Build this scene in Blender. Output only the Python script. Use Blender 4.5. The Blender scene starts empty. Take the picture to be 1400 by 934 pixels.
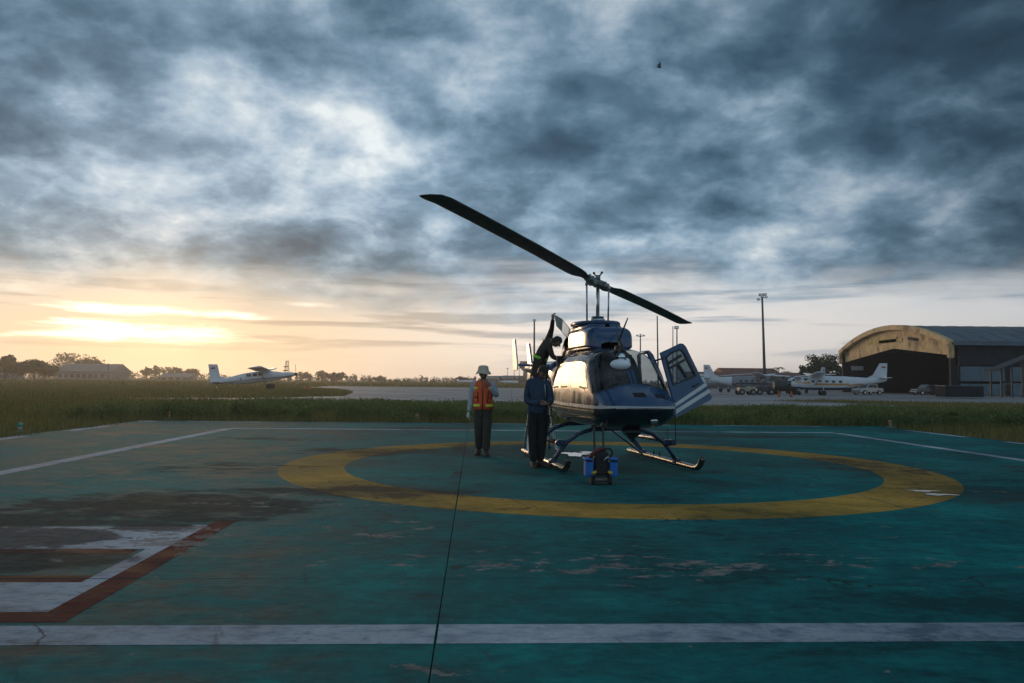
import bpy, bmesh, math, random
import numpy as np
from mathutils import Vector, Matrix, Quaternion
R = math.radians
random.seed(7); rng = np.random.default_rng(7)
scene = bpy.context.scene
COL = scene.collection

# ------------------------------------------------------------------ camera
LENS_F, CAM_H, PITCH, ROLL = 1089.0, 1.47, math.atan(54/1089.0), R(.6)
cam_d = bpy.data.cameras.new('camera'); cam = bpy.data.objects.new('camera', cam_d); COL.objects.link(cam)
cam_d.lens = 28.0; cam_d.sensor_width = 36.0; cam_d.clip_end = 6000; cam_d.clip_start = .05
cam.location = (0, 0, CAM_H)
cam.rotation_euler = (Matrix.Rotation(R(90)+PITCH, 3, 'X') @ Matrix.Rotation(ROLL, 3, 'Z')).to_euler()
scene.camera = cam
def ray(px, py):
    u, v = px-700, py-467; c, s = math.cos(ROLL), math.sin(ROLL)
    a, b = (c*u+s*v)/LENS_F, (s*u-c*v)/LENS_F
    return Vector((a, math.cos(PITCH)-b*math.sin(PITCH), math.sin(PITCH)+b*math.cos(PITCH)))
def G(px, py, z=0.0):
    d = ray(px, py); t = (z-CAM_H)/d.z
    return Vector((d.x*t, d.y*t, z))
def P(px, py, Y):
    d = ray(px, py); t = Y/d.y
    return Vector((d.x*t, Y, d.z*t+CAM_H))

# ------------------------------------------------------------------ render / view
vs = scene.view_settings; vs.view_transform = 'Standard'; vs.look = 'None'; vs.exposure = .5; vs.gamma = 1
scene.cycles.max_bounces = 8; scene.cycles.transparent_max_bounces = 12
scene.cycles.volume_bounces = 0

# ------------------------------------------------------------------ node helper
class N:
    def __init__(s, nt): s.nt = nt
    def new(s, t, **k):
        n = s.nt.nodes.new(t)
        for a, b in k.items(): setattr(n, a, b)
        return n
    def put(s, sock, v):
        if isinstance(v, bpy.types.NodeSocket): s.nt.links.new(v, sock)
        elif v is not None:
            if isinstance(v, (tuple, list)) and sock.type == 'RGBA' and len(v) == 3: v = (*v, 1)
            sock.default_value = v
    def m(s, op, a, b=None, c=None, clamp=False):
        n = s.new('ShaderNodeMath', operation=op, use_clamp=clamp)
        for i, v in enumerate((a, b, c)): s.put(n.inputs[i], v)
        return n.outputs[0]
    def v(s, op, a, b=None):
        n = s.new('ShaderNodeVectorMath', operation=op)
        s.put(n.inputs[0], a)
        if b is not None:
            if op == 'SCALE': s.put(n.inputs[3], b)
            else: s.put(n.inputs[1], b)
        return n.outputs[1] if op in ('DOT_PRODUCT', 'LENGTH', 'DISTANCE') else n.outputs[0]
    def noise(s, vec, scale, detail=4, rough=.5, dist=0):
        n = s.new('ShaderNodeTexNoise'); s.put(n.inputs['Vector'], vec)
        for k, x in (('Scale', scale), ('Detail', detail), ('Roughness', rough), ('Distortion', dist)): s.put(n.inputs[k], x)
        return n.outputs[0]
    def ss(s, x, a, b, lo=0., hi=1.):
        n = s.new('ShaderNodeMapRange', interpolation_type='SMOOTHSTEP')
        for i, q in enumerate((x, a, b, lo, hi)): s.put(n.inputs[i], q)
        return n.outputs[0]
    def ramp(s, f, stops):
        n = s.new('ShaderNodeValToRGB'); s.put(n.inputs[0], f); cr = n.color_ramp
        while len(cr.elements) < len(stops): cr.elements.new(.5)
        for e, (p, c) in zip(cr.elements, stops): e.position = p; e.color = (*c, 1)
        return n.outputs[0]
    def mix(s, f, a, b, mode='MIX'):
        n = s.new('ShaderNodeMix', data_type='RGBA', blend_type=mode)
        s.put(n.inputs[0], f); s.put(n.inputs[6], a); s.put(n.inputs[7], b)
        return n.outputs[2]
    def sep(s, v):
        n = s.new('ShaderNodeSeparateXYZ'); s.put(n.inputs[0], v); return n.outputs
    def comb(s, x, y, z):
        n = s.new('ShaderNodeCombineXYZ')
        for i, q in enumerate((x, y, z)): s.put(n.inputs[i], q)
        return n.outputs[0]

# ------------------------------------------------------------------ sun and sky
SUN_AZ, SUN_EL = R(-24.0), R(3.6)
SUN = Vector((math.sin(SUN_AZ)*math.cos(SUN_EL), math.cos(SUN_AZ)*math.cos(SUN_EL), math.sin(SUN_EL)))
sd = bpy.data.lights.new('sun', 'SUN'); sun = bpy.data.objects.new('sun', sd); COL.objects.link(sun)
sd.energy = .95; sd.angle = R(22); sd.color = (1, .66, .36)
sun.rotation_euler = (-SUN).to_track_quat('-Z', 'Y').to_euler(); sun.location = (-40, 60, 30)

#SKYBEGIN
SKX, SKY = 41.5, 17.9
CLOUDS = [(330, 170, .24, 2., 0.053), (250, 100, .10, 2., 0.031), (120, 265, .20, 2.6, 0.031), (470, 235, .16, 2., 0.031), (640, 110, .15, 2., 0.056), (465, 270, .12, 2.5, 0.031), (830, 165, .08, 1.6, 0.050), (1040, 150, .08, 1.6, 0.031), (1240, 130, .10, 2., 0.037), (1180, 265, .16, 2.5, 0.031),
          (80, 40, .22, 2., -.09), (330, 45, .14, 2., -.07), (150, 190, .18, 3.2, -.08), (30, 250, .14, 2., -.06), (370, 110, .09, 1.6, -.05), (560, 60, .14, 1.6, -.06), (690, 210, .14, 1.6, -.04), (1000, 85, .30, 1.8, -.07), (1340, 110, .30, 1.6, -.10), (900, 240, .22, 3., -.04), (430, 350, .22, 4., -.05), (1320, 330, .22, 3., -.07), (620, 330, .20, 4., -.03)]
world = bpy.data.worlds.new('World'); scene.world = world; world.use_nodes = True
def build_world():
    nt = world.node_tree; nt.nodes.clear(); n = N(nt)
    d = n.v('NORMALIZE', n.new('ShaderNodeTexCoord').outputs['Generated'])
    x, y, z = n.sep(d)
    sky = n.new('ShaderNodeTexSky', sky_type='NISHITA', sun_disc=False, sun_elevation=SUN_EL, sun_rotation=SUN_AZ)
    s = n.v('DOT_PRODUCT', d, tuple(SUN))
    zp = n.m('MAXIMUM', z, 0.)
    pz = n.m('ADD', zp, .38)
    p = n.comb(n.m('DIVIDE', x, pz), n.m('DIVIDE', y, pz), 0.)
    q = n.v('ADD', p, (SKX, SKY, 0))
    nA = n.noise(q, 2.1, 2, .5, .25)
    nB = n.noise(n.v('ADD', q, (11, 2, 4)), 5.0, 8, .55, .2)
    nC = n.noise(n.v('ADD', q, (5, 9, 1)), 13., 8, .62, .3)
    v = n.m('ADD', n.m('ADD', n.m('MULTIPLY', nA, .36), n.m('MULTIPLY', nB, .50)), n.m('MULTIPLY', nC, .19))
    bil = n.m('ABSOLUTE', n.m('SUBTRACT', n.m('MULTIPLY', n.noise(n.v('ADD', q, (2, 6, 8)), 3.4, 7, .52, .15), 2.), 1.))
    v = n.m('ADD', v, n.m('MULTIPLY', n.m('SUBTRACT', .17, bil), .26))     # puffed, creased undersides
    # the broad masses of this evening's deck: direction, size, thinner (+) or thicker (-)
    for px, py, rad, flat, am in CLOUDS:
        c = ray(px, py).normalized()
        dd = n.v('LENGTH', n.v('MULTIPLY', n.v('SUBTRACT', d, tuple(c)), (1., 1., flat)))
        v = n.m('ADD', v, n.ss(dd, 0., rad, am, 0.))
    # overcast deck: slate masses with pale gaps
    deck = n.ramp(v, [(.22, (.006, .022, .042)), (.38, (.026, .062, .102)), (.46, (.058, .112, .166)), (.53, (.118, .19, .262)), (.585, (.205, .283, .36)), (.64, (.315, .38, .435)), (.71, (.50, .54, .555))])
    side = n.m('MULTIPLY', n.ss(s, .45, .95, .62, 1.12), n.ss(z, .20, .50, 1.12, .90))
    side = n.m('MULTIPLY', side, n.ss(s, .35, -.5, 1., 2.1))           # the open sky opposite the sunset
    deck = n.v('SCALE', deck, side)
    warm = n.ss(s, .90, 1.0)
    low = n.ss(z, .02, .22, 1., 0.)
    deck = n.mix(n.m('MULTIPLY', n.m('MULTIPLY', warm, low), .75), deck, n.mix(1., deck, (1.5, 1.08, .70), 'MULTIPLY'))
    # clear band above the horizon with thin streaks
    st = n.noise(n.v('ADD', n.v('MULTIPLY', d, (2.2, 2.2, 34.)), (4.2, 1.3, 2.2)), 1.7, 6, .52, .35)
    st2 = n.noise(n.v('MULTIPLY', d, (2.2, 2.2, 13.)), 1.3, 5, .55, .5)
    band = n.ramp(s, [(.40, (.33, .35, .38)), (.78, (.62, .575, .54)), (.90, (.76, .675, .60)), (.965, (.69, .565, .44)), (1., (.66, .49, .31))])
    band = n.mix(n.ss(z, .03, .14), band, n.mix(.5, band, (.47, .52, .56)))
    streak = n.mix(n.ss(s, .86, .99), (.18, .245, .31), (.33, .27, .215))
    band = n.mix(n.m('MULTIPLY', n.ss(st, .49, .62), n.ss(z, .012, .06, .10, .75)), band, streak)
    edge = n.m('ADD', z, n.m('MULTIPLY', n.m('SUBTRACT', st2, .5), .15))
    edge = n.m('ADD', edge, n.m('MULTIPLY', n.m('SUBTRACT', nB, .5), .06))
    cover = n.ss(edge, .07, .15)
    col = n.mix(cover, band, deck)
    # the sun behind torn cloud
    glow = n.m('POWER', n.m('MAXIMUM', s, 0.), 300.)
    rag = n.noise(n.v('ADD', n.v('MULTIPLY', d, (9., 9., 70.)), (1.7, 6.1, .4)), 1.0, 6, .58, .4)
    for px, py, hw, flat, am in ((215, 425, .105, 17., .75), (205, 456, .105, 8.5, .95), (420, 416, .04, 10., .25), (110, 442, .05, 18., .7), (840, 395, .12, 12., .12)):
        c = ray(px, py).normalized()
        dd = n.v('LENGTH', n.v('MULTIPLY', n.v('SUBTRACT', d, tuple(c)), (1./hw, 1./hw, flat/hw)))
        mk = n.ss(n.m('ADD', dd, n.m('MULTIPLY', n.m('SUBTRACT', rag, .5), 3.4)), .10, 1.25, am, 0.)
        col = n.v('ADD', col, n.v('SCALE', (1.0, .90, .72), mk))
    col = n.v('ADD', col, n.v('SCALE', (1.0, .70, .36), n.m('MULTIPLY', glow, .15)))
    ground = n.ss(z, -.02, .0)
    col = n.mix(ground, (.05, .06, .06), col)
    total = n.mix(.97, sky.outputs[0], n.v('SCALE', col, 10.))
    bg = n.new('ShaderNodeBackground'); n.put(bg.inputs[0], total); bg.inputs[1].default_value = .1
    out = n.new('ShaderNodeOutputWorld'); nt.links.new(bg.outputs[0], out.inputs[0])
build_world()
#SKYEND

# ------------------------------------------------------------------ tagging
def tag(o, label=None, cat=None, group=None, kind=None):
    if label: o['label'] = label
    if cat: o['category'] = cat
    if group: o['group'] = group
    if kind: o['kind'] = kind
    return o
def thing(name, label, cat, loc=(0, 0, 0), rz=0, group=None, kind=None):
    o = bpy.data.objects.new(name, None); COL.objects.link(o); o.empty_display_size = .2
    o.location = loc; o.rotation_euler = (0, 0, rz)
    return tag(o, label, cat, group, kind)
def copy_tree(o, parent=None):
    c = o.copy(); COL.objects.link(c)
    if parent: c.parent = parent
    for ch in o.children: copy_tree(ch, c)
    return c

# ------------------------------------------------------------------ mesh helper
def frame(axis, up=(0, 0, 1)):
    z = Vector(axis).normalized(); u = Vector(up)
    if abs(z.dot(u)) > .98: u = Vector((1, 0, 0))
    x = u.cross(z).normalized(); y = z.cross(x)
    return x, y, z
class MB:
    def __init__(s): s.v = []; s.f = []; s.m = []; s.sm = []
    def add(s, vs, fs, mat=0, smooth=False):
        o = len(s.v); s.v += [tuple(v) for v in vs]
        s.f += [tuple(i+o for i in f) for f in fs]; s.m += [mat]*len(fs); s.sm += [smooth]*len(fs)
        return s
    def box(s, c, size, mat=0, rot=None, bev=0):
        hx, hy, hz = (q/2 for q in size)
        if bev:
            b = min(bev, hx*.9, hy*.9, hz*.9); vs = []
            for sx in (-1, 1):
                for sy in (-1, 1):
                    for sz in (-1, 1):
                        vs += [(sx*(hx-b), sy*(hy-b), sz*hz), (sx*(hx-b), sy*hy, sz*(hz-b)), (sx*hx, sy*(hy-b), sz*(hz-b))]
            bm = bmesh.new()
            for q in vs: bm.verts.new(q)
            bmesh.ops.convex_hull(bm, input=bm.verts)
            bmesh.ops.dissolve_limit(bm, angle_limit=.01, verts=bm.verts, edges=bm.edges)
            bm.verts.index_update(); vs = [v.co.copy() for v in bm.verts]; fs = [[v.index for v in f.verts] for f in bm.faces]; bm.free()
        else:
            vs = [Vector((a*hx, b_*hy, d*hz)) for a in (-1, 1) for b_ in (-1, 1) for d in (-1, 1)]
            fs = [(0, 1, 3, 2), (4, 6, 7, 5), (0, 4, 5, 1), (2, 3, 7, 6), (0, 2, 6, 4), (1, 5, 7, 3)]
        c = Vector(c)
        if rot is not None: vs = [rot @ v for v in vs]
        return s.add([v+c for v in vs], fs, mat)
    def bar(s, a, b, w, h, mat=0, up=(0, 0, 1)):
        a, b = Vector(a), Vector(b); x, y, z = frame(b-a, up)
        rot = Matrix((x, y, z)).transposed()
        return s.box((a+b)/2, (w, h, (b-a).length), mat, rot)
    def tube(s, pts, r, seg=10, mat=0, cap=True, smooth=True):
        pts = [Vector(p) for p in pts]; k = len(pts); rs = r if hasattr(r, '__len__') else [r]*k
        vs = []; px = None
        for i, p in enumerate(pts):
            t = (pts[min(i+1, k-1)]-pts[max(i-1, 0)])
            if px is None: x, y, z = frame(t)
            else:
                z = t.normalized(); x = (px-z*px.dot(z)).normalized(); y = z.cross(x)
            px = x
            for j in range(seg):
                a = 2*math.pi*j/seg
                vs.append(p+(x*math.cos(a)+y*math.sin(a))*rs[i])
        fs = [(i*seg+j, i*seg+(j+1) % seg, (i+1)*seg+(j+1) % seg, (i+1)*seg+j) for i in range(k-1) for j in range(seg)]
        s.add(vs, fs, mat, smooth)
        if cap:
            s.add(vs[:seg], [tuple(range(seg))[::-1]], mat); s.add(vs[-seg:], [tuple(range(seg))], mat)
        return s
    def cyl(s, a, b, r, seg=16, mat=0, r2=None):
        return s.tube([a, b], [r, r if r2 is None else r2], seg, mat)
    def ell(s, c, rad, rot=None, mat=0, nu=14, nv=9):
        vs = []; c = Vector(c)
        for i in range(nv+1):
            ph = math.pi*i/nv
            for j in range(nu):
                a = 2*math.pi*j/nu
                q = Vector((rad[0]*math.sin(ph)*math.cos(a), rad[1]*math.sin(ph)*math.sin(a), rad[2]*math.cos(ph)))
                vs.append(c+(rot @ q if rot is not None else q))
        fs = [(i*nu+j, (i+1)*nu+j, (i+1)*nu+(j+1) % nu, i*nu+(j+1) % nu) for i in range(nv) for j in range(nu)]
        return s.add(vs, fs, mat, True)
    def prism(s, poly, depth, origin, ux, uy, mat=0):
        o, ux, uy = Vector(origin), Vector(ux).normalized(), Vector(uy).normalized(); n = ux.cross(uy)*depth
        k = len(poly); lo = [o+ux*a+uy*b for a, b in poly]; hi = [v+n for v in lo]
        fs = [tuple(range(k))[::-1], tuple(range(k, 2*k))]+[(i, (i+1) % k, k+(i+1) % k, k+i) for i in range(k)]
        return s.add(lo+hi, fs, mat)
    def ringframe(s, outer, inner, depth, origin, ux, uy, mat=0):
        o, ux, uy = Vector(origin), Vector(ux).normalized(), Vector(uy).normalized(); n = ux.cross(uy)*depth
        k = len(outer); V = []
        for dz in (0, 1):
            for pl in (outer, inner): V += [o+ux*a+uy*b+n*dz for a, b in pl]
        fs = []
        for i in range(k):
            j = (i+1) % k
            fs += [(i, k+i, k+j, j), (2*k+i, 2*k+j, 3*k+j, 3*k+i), (i, j, 2*k+j, 2*k+i), (k+i, 3*k+i, 3*k+j, k+j)]
        return s.add(V, fs, mat)
    def build(s, name, mats, parent=None, recalc=True):
        me = bpy.data.meshes.new(name); me.from_pydata(s.v, [], s.f)
        mats = mats if isinstance(mats, (list, tuple)) else [mats]
        for m in mats: me.materials.append(m)
        me.polygons.foreach_set('material_index', s.m); me.polygons.foreach_set('use_smooth', s.sm)
        if recalc:
            bm = bmesh.new(); bm.from_mesh(me); bmesh.ops.remove_doubles(bm, verts=bm.verts, dist=1e-5)
            bmesh.ops.recalc_face_normals(bm, faces=bm.faces); bm.to_mesh(me); bm.free()
        me.update()
        o = bpy.data.objects.new(name, me); COL.objects.link(o)
        if parent: o.parent = parent
        return o
def pchip(xs, ys, q):
    xs, ys, q = np.asarray(xs, float), np.asarray(ys, float), np.asarray(q, float)
    h = np.diff(xs); dl = np.diff(ys)/h; m = np.zeros(len(xs))
    for i in range(1, len(xs)-1):
        if dl[i-1]*dl[i] > 0:
            w1, w2 = 2*h[i]+h[i-1], h[i]+2*h[i-1]; m[i] = (w1+w2)/(w1/dl[i-1]+w2/dl[i])
    m[0], m[-1] = dl[0], dl[-1]
    i = np.clip(np.searchsorted(xs, q)-1, 0, len(xs)-2); t = (q-xs[i])/h[i]
    return ((1+2*t)*(1-t)**2*ys[i]+t*(1-t)**2*h[i]*m[i]+t*t*(3-2*t)*ys[i+1]+t*t*(t-1)*h[i]*m[i+1])
def inpoly(x, y, poly):
    c = False; j = len(poly)-1
    for i in range(len(poly)):
        xi, yi = poly[i]; xj, yj = poly[j]
        if (yi > y) != (yj > y) and x < (xj-xi)*(y-yi)/(yj-yi)+xi: c = not c
        j = i
    return c
def polydist(x, y, poly):
    best = 9.
    for i in range(len(poly)):
        ax, ay = poly[i-1]; bx, by = poly[i]; dx, dy = bx-ax, by-ay
        t = max(0, min(1, ((x-ax)*dx+(y-ay)*dy)/(dx*dx+dy*dy+1e-12)))
        best = min(best, math.hypot(x-ax-t*dx, y-ay-t*dy))
    return best
def loft_grid(tab, nx, nt, even=True):
    """tab rows: x, half width, centre z, height above, height below, exponent above, exponent below"""
    tab = np.array(sorted(tab), float)
    xs = np.linspace(tab[0, 0], tab[-1, 0], nx) if even else np.unique(np.concatenate([np.linspace(tab[0, 0], tab[-1, 0], nx), tab[-1, 0]-(np.linspace(0, .6, 40)**1.6)]))
    c = [pchip(tab[:, 0], tab[:, k], xs) for k in range(1, 7)]
    a = np.linspace(0, 2*np.pi, nt, endpoint=False)
    pts = np.zeros((len(xs), nt, 3))
    for i, x in enumerate(xs):
        w, zc, hu, hl, nu, nl = (q[i] for q in c)
        e = np.where(np.sin(a) >= 0, 2/nu, 2/nl)
        pts[i, :, 0] = x
        pts[i, :, 1] = w*np.sign(np.cos(a))*np.abs(np.cos(a))**e
        pts[i, :, 2] = zc+np.where(np.sin(a) >= 0, hu, hl)*np.sign(np.sin(a))*np.abs(np.sin(a))**e
    return pts
def loft_parts(pts, classify, caps=True):
    """split a lofted skin into meshes: classify(x,y,z) -> (part, material) or None for a hole"""
    nx, nt, _ = pts.shape; parts = {}
    for i in range(nx-1):
        for j in range(nt):
            k = (j+1) % nt
            q = (pts[i, j], pts[i, k], pts[i+1, k], pts[i+1, j]); c = sum(q)/4
            r = classify(*c)
            if r is None: continue
            mb, idx = parts.setdefault(r[0], (MB(), {}))
            f = []
            for key, p in zip(((i, j), (i, k), (i+1, k), (i+1, j)), q):
                if key not in idx: idx[key] = len(mb.v); mb.v.append(tuple(p))
                f.append(idx[key])
            mb.f.append(tuple(f)); mb.m.append(r[1]); mb.sm.append(True)
    return {k: v[0] for k, v in parts.items()}

# ------------------------------------------------------------------ materials
def mat(name, col, rough=.6, metal=0., var=.15, scale=3., bump=0., coat=0., spec=.5, dirt=None, dscale=1.5, dth=.6):
    m = bpy.data.materials.new(name); m.use_nodes = True; nt = m.node_tree; n = N(nt)
    b = nt.nodes['Principled BSDF']
    co = n.new('ShaderNodeTexCoord').outputs['Object']
    a = n.noise(co, scale, 5, .55)
    c = n.mix(1., col, n.ramp(a, [(.3, (1-var,)*3), (.7, (1+var,)*3)]), 'MULTIPLY')
    if dirt: c = n.mix(n.ss(n.noise(co, dscale, 7, .62, .3), dth, dth+.12), c, dirt)
    n.put(b.inputs['Base Color'], c)
    n.put(b.inputs['Roughness'], n.ss(n.noise(co, scale*2.3, 4, .5), .25, .75, max(0, rough-.08), min(1, rough+.08)))
    b.inputs['Metallic'].default_value = metal; b.inputs['Coat Weight'].default_value = coat; b.inputs['Coat Roughness'].default_value = .06
    b.inputs['Specular IOR Level'].default_value = spec
    if bump:
        bn = n.new('ShaderNodeBump'); bn.inputs['Strength'].default_value = bump; bn.inputs['Distance'].default_value = .02
        n.put(bn.inputs['Height'], n.noise(co, scale*4, 5, .6)); n.put(b.inputs['Normal'], bn.outputs[0])
    return m
def glass(name, tint=(.5, .58, .62), dirt=.04, ior=1.5):
    m = bpy.data.materials.new(name); m.use_nodes = True; nt = m.node_tree; n = N(nt)
    nt.nodes.remove(nt.nodes['Principled BSDF'])
    t = n.new('ShaderNodeBsdfTransparent'); t.inputs[0].default_value = (*tint, 1)
    g = n.new('ShaderNodeBsdfGlossy'); g.inputs['Roughness'].default_value = .03
    fr = n.new('ShaderNodeFresnel'); fr.inputs[0].default_value = ior
    d = n.new('ShaderNodeBsdfDiffuse'); d.inputs[0].default_value = (.35, .36, .36, 1)
    m1 = n.new('ShaderNodeMixShader'); m2 = n.new('ShaderNodeMixShader')
    co = n.new('ShaderNodeTexCoord').outputs['Object']
    nt.links.new(n.m('MULTIPLY', n.ss(n.noise(co, 4., 5, .6), .35, .75), dirt*2), m1.inputs[0])
    nt.links.new(t.outputs[0], m1.inputs[1]); nt.links.new(d.outputs[0], m1.inputs[2])
    nt.links.new(fr.outputs[0], m2.inputs[0]); nt.links.new(m1.outputs[0], m2.inputs[1]); nt.links.new(g.outputs[0], m2.inputs[2])
    nt.links.new(m2.outputs[0], nt.nodes['Material Output'].inputs[0])
    return m
M = {}
M['blue_paint'] = mat('blue_paint', (.005, .048, .125), .2, 0, .12, 1.5, coat=.4)
M['navy_paint'] = mat('navy_paint', (.006, .012, .022), .2, 0, .2, 1.5, coat=.4)
M['stripe_paint'] = mat('stripe_paint', (.55, .55, .52), .3, 0, .08, 4)
M['sunset_tint_stripe'] = mat('sunset_tint_stripe', (.36, .29, .19), .3, 0, .08, 4)  # pale side stripes with the sunset's reflected tan put into their colour
M['seal'] = mat('seal', (.012, .013, .015), .55)
M['interior'] = mat('interior', (.018, .019, .021), .75)
M['seat'] = mat('seat', (.05, .05, .055), .8, bump=.2)
M['black_metal'] = mat('black_metal', (.02, .022, .025), .4, .3)
M['rotor_grey'] = mat('rotor_grey', (.035, .042, .045), .45, .1, .2, 3)
M['steel'] = mat('steel', (.42, .44, .45), .32, .85, .15, 6)
M['alu'] = mat('alu', (.6, .6, .6), .3, .9, .1, 6)
M['hub'] = mat('hub', (.16, .18, .18), .4, .5, .2, 9)
M['skid_blue'] = mat('skid_blue', (.012, .035, .085), .3, .1, .2, 4, coat=.3)
M['skid_metal'] = mat('skid_metal', (.10, .095, .09), .28, .8, .2, 4)
M['white_pod'] = mat('white_pod', (.78, .80, .82), .4, 0, .06, 6)
M['glass'] = glass('glass', (.30, .37, .41), .08, 1.48); M['dark_glass'] = glass('dark_glass', (.22, .26, .28), .05)
M['lens'] = mat('lens', (.55, .6, .62), .08, .9)
M['rubber'] = mat('rubber', (.015, .015, .016), .8)
M['white_plane'] = mat('white_plane', (.62, .64, .66), .35, 0, .06, 1)
M['grey_plane'] = mat('grey_plane', (.22, .235, .25), .45, 0, .15, 1)
M['blue_plane'] = mat('blue_plane', (.02, .09, .28), .35)
M['navy_plane'] = mat('navy_plane', (.012, .022, .07), .35)
M['orange_plane'] = mat('orange_plane', (.55, .25, .03), .35)
M['red_plane'] = mat('red_plane', (.35, .04, .03), .35)
M['concrete'] = mat('concrete', (.26, .26, .26), .8, 0, .2, 1.2, .3, dirt=(.14, .14, .14))
M['lamp_metal'] = mat('lamp_metal', (.10, .12, .13), .5, .5)
M['bark'] = mat('bark', (.045, .034, .026), .9, 0, .3, 6, .5)
def leafmat(name, a, b):
    m = bpy.data.materials.new(name); m.use_nodes = True; nt = m.node_tree; n = N(nt); bs = nt.nodes['Principled BSDF']
    pos = n.new('ShaderNodeNewGeometry'); oi = n.noise(pos.outputs['Position'], .9, 3)
    r = n.m('ADD', n.m('MULTIPLY', pos.outputs['Random Per Island'], .55), n.m('MULTIPLY', oi, .5))
    n.put(bs.inputs['Base Color'], n.ramp(r, [(.2, a), (.85, b)])); bs.inputs['Roughness'].default_value = .65
    tr = n.new('ShaderNodeBsdfTranslucent'); n.put(tr.inputs[0], n.ramp(r, [(.2, a), (.85, b)]))
    mx = n.new('ShaderNodeMixShader'); mx.inputs[0].default_value = .45
    nt.links.new(bs.outputs[0], mx.inputs[1]); nt.links.new(tr.outputs[0], mx.inputs[2]); nt.links.new(mx.outputs[0], nt.nodes['Material Output'].inputs[0])
    return m
M['leaf'] = leafmat('leaf', (.022, .04, .014), (.06, .085, .03))
M['leaf_far'] = leafmat('leaf_far', (.03, .045, .02), (.075, .085, .04))
M['grass'] = leafmat('grass', (.075, .085, .022), (.22, .20, .06))
M['weed'] = leafmat('weed', (.05, .085, .022), (.15, .21, .065))


# ================================================================== GROUND
PC, PSI = Vector((1.65, 14.2, 0)), R(2.6)
EU, EV = Vector((math.cos(PSI), math.sin(PSI), 0)), Vector((-math.sin(PSI), math.cos(PSI), 0))
def pw(u, v, z=0.): return PC+EU*u+EV*v+Vector((0, 0, z))
GZ = -.10
def sheet(name, poly, z, m, parent=None, kind='structure'):
    mb = MB(); mb.add([(p[0], p[1], z) for p in poly], [tuple(range(len(poly)))])
    o = mb.build(name, m, parent)
    if kind and not parent: tag(o, kind=kind)
    return o

def soil_mat():
    m = bpy.data.materials.new('soil'); m.use_nodes = True; n = N(m.node_tree); b = m.node_tree.nodes['Principled BSDF']
    pos = n.new('ShaderNodeNewGeometry').outputs['Position']
    a = n.noise(pos, .12, 6, .6); c = n.noise(pos, 2.5, 6, .65)
    f = n.m('ADD', n.m('MULTIPLY', a, .55), n.m('MULTIPLY', c, .45))
    n.put(b.inputs['Base Color'], n.ramp(f, [(.36, (.045, .05, .017)), (.5, (.085, .085, .03)), (.64, (.14, .125, .05))]))
    b.inputs['Roughness'].default_value = .95; b.inputs['Specular IOR Level'].default_value = .1
    bn = n.new('ShaderNodeBump'); bn.inputs['Strength'].default_value = .7; bn.inputs['Distance'].default_value = .12
    n.put(bn.inputs['Height'], n.noise(pos, 5., 6, .7)); n.put(b.inputs['Normal'], bn.outputs[0])
    return m
M['soil'] = soil_mat()
def apron_mat():
    m = bpy.data.materials.new('apron_concrete'); m.use_nodes = True; n = N(m.node_tree); b = m.node_tree.nodes['Principled BSDF']
    pos = n.new('ShaderNodeNewGeometry').outputs['Position']
    a = n.noise(n.v('MULTIPLY', pos, (.5, 1.2, 1.)), .12, 6, .6)
    c = n.ramp(a, [(.35, (.10, .105, .11)), (.6, (.22, .225, .23))])
    br = n.new('ShaderNodeTexBrick'); br.offset = 0; n.put(br.inputs['Vector'], pos)
    for k, x in (('Scale', 1.), ('Brick Width', 6.), ('Row Height', 6.), ('Mortar Size', .05)): br.inputs[k].default_value = x
    br.inputs['Color1'].default_value = br.inputs['Color2'].default_value = (1, 1, 1, 1); br.inputs['Mortar'].default_value = (.5, .5, .5, 1)
    n.put(b.inputs['Base Color'], n.mix(1., c, br.outputs[0], 'MULTIPLY'))
    n.put(b.inputs['Roughness'], n.ss(n.noise(pos, .3, 4), .3, .7, .5, .75))
    return m
M['apron'] = apron_mat()

# terrain: one sheet past the horizon, gently uneven away from the pad
sheet('grass_field', [(-1500, -60), (1500, -60), (1500, 1500), (-1500, 1500)], GZ, M['soil'])
ap = [(-29, 54.5), (-17, 52.5), (-6, 48.5), (6, 48), (14, 50.5), (20, 50), (24, 45), (28, 36.5), (40, 33), (110, 26), (120, 70), (150, 120), (170, 230), (40, 232), (10, 182), (-40, 178), (-36, 134),
      (-26, 118), (-19, 96), (-15.5, 74), (-20, 64), (-29, 58.5)]
sheet('apron', ap, GZ+.012, M['apron'])
isl = [G(1055, 547), G(1140, 549), G(1225, 553), G(1310, 561), G(1400, 567), G(1480, 572), G(1500, 548), G(1400, 551), G(1250, 548.5), G(1120, 545.5)]
isl = [(p.x, p.y) for p in isl]
sheet('grass_verge', isl, GZ+.02, M['soil'])
mb = MB()
for a, b, w in (((-30, 62.0), (24, 60.5), .35), ((-34, 95), (26, 92), .3)):
    mb.add([(a[0], a[1], GZ+.018), (b[0], b[1], GZ+.018), (b[0], b[1]+w, GZ+.018), (a[0], a[1]+w, GZ+.018)], [(0, 1, 2, 3)])
tag(mb.build('apron_line', mat('apron_line', (.5, .5, .5), .8)), kind='structure')

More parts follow.
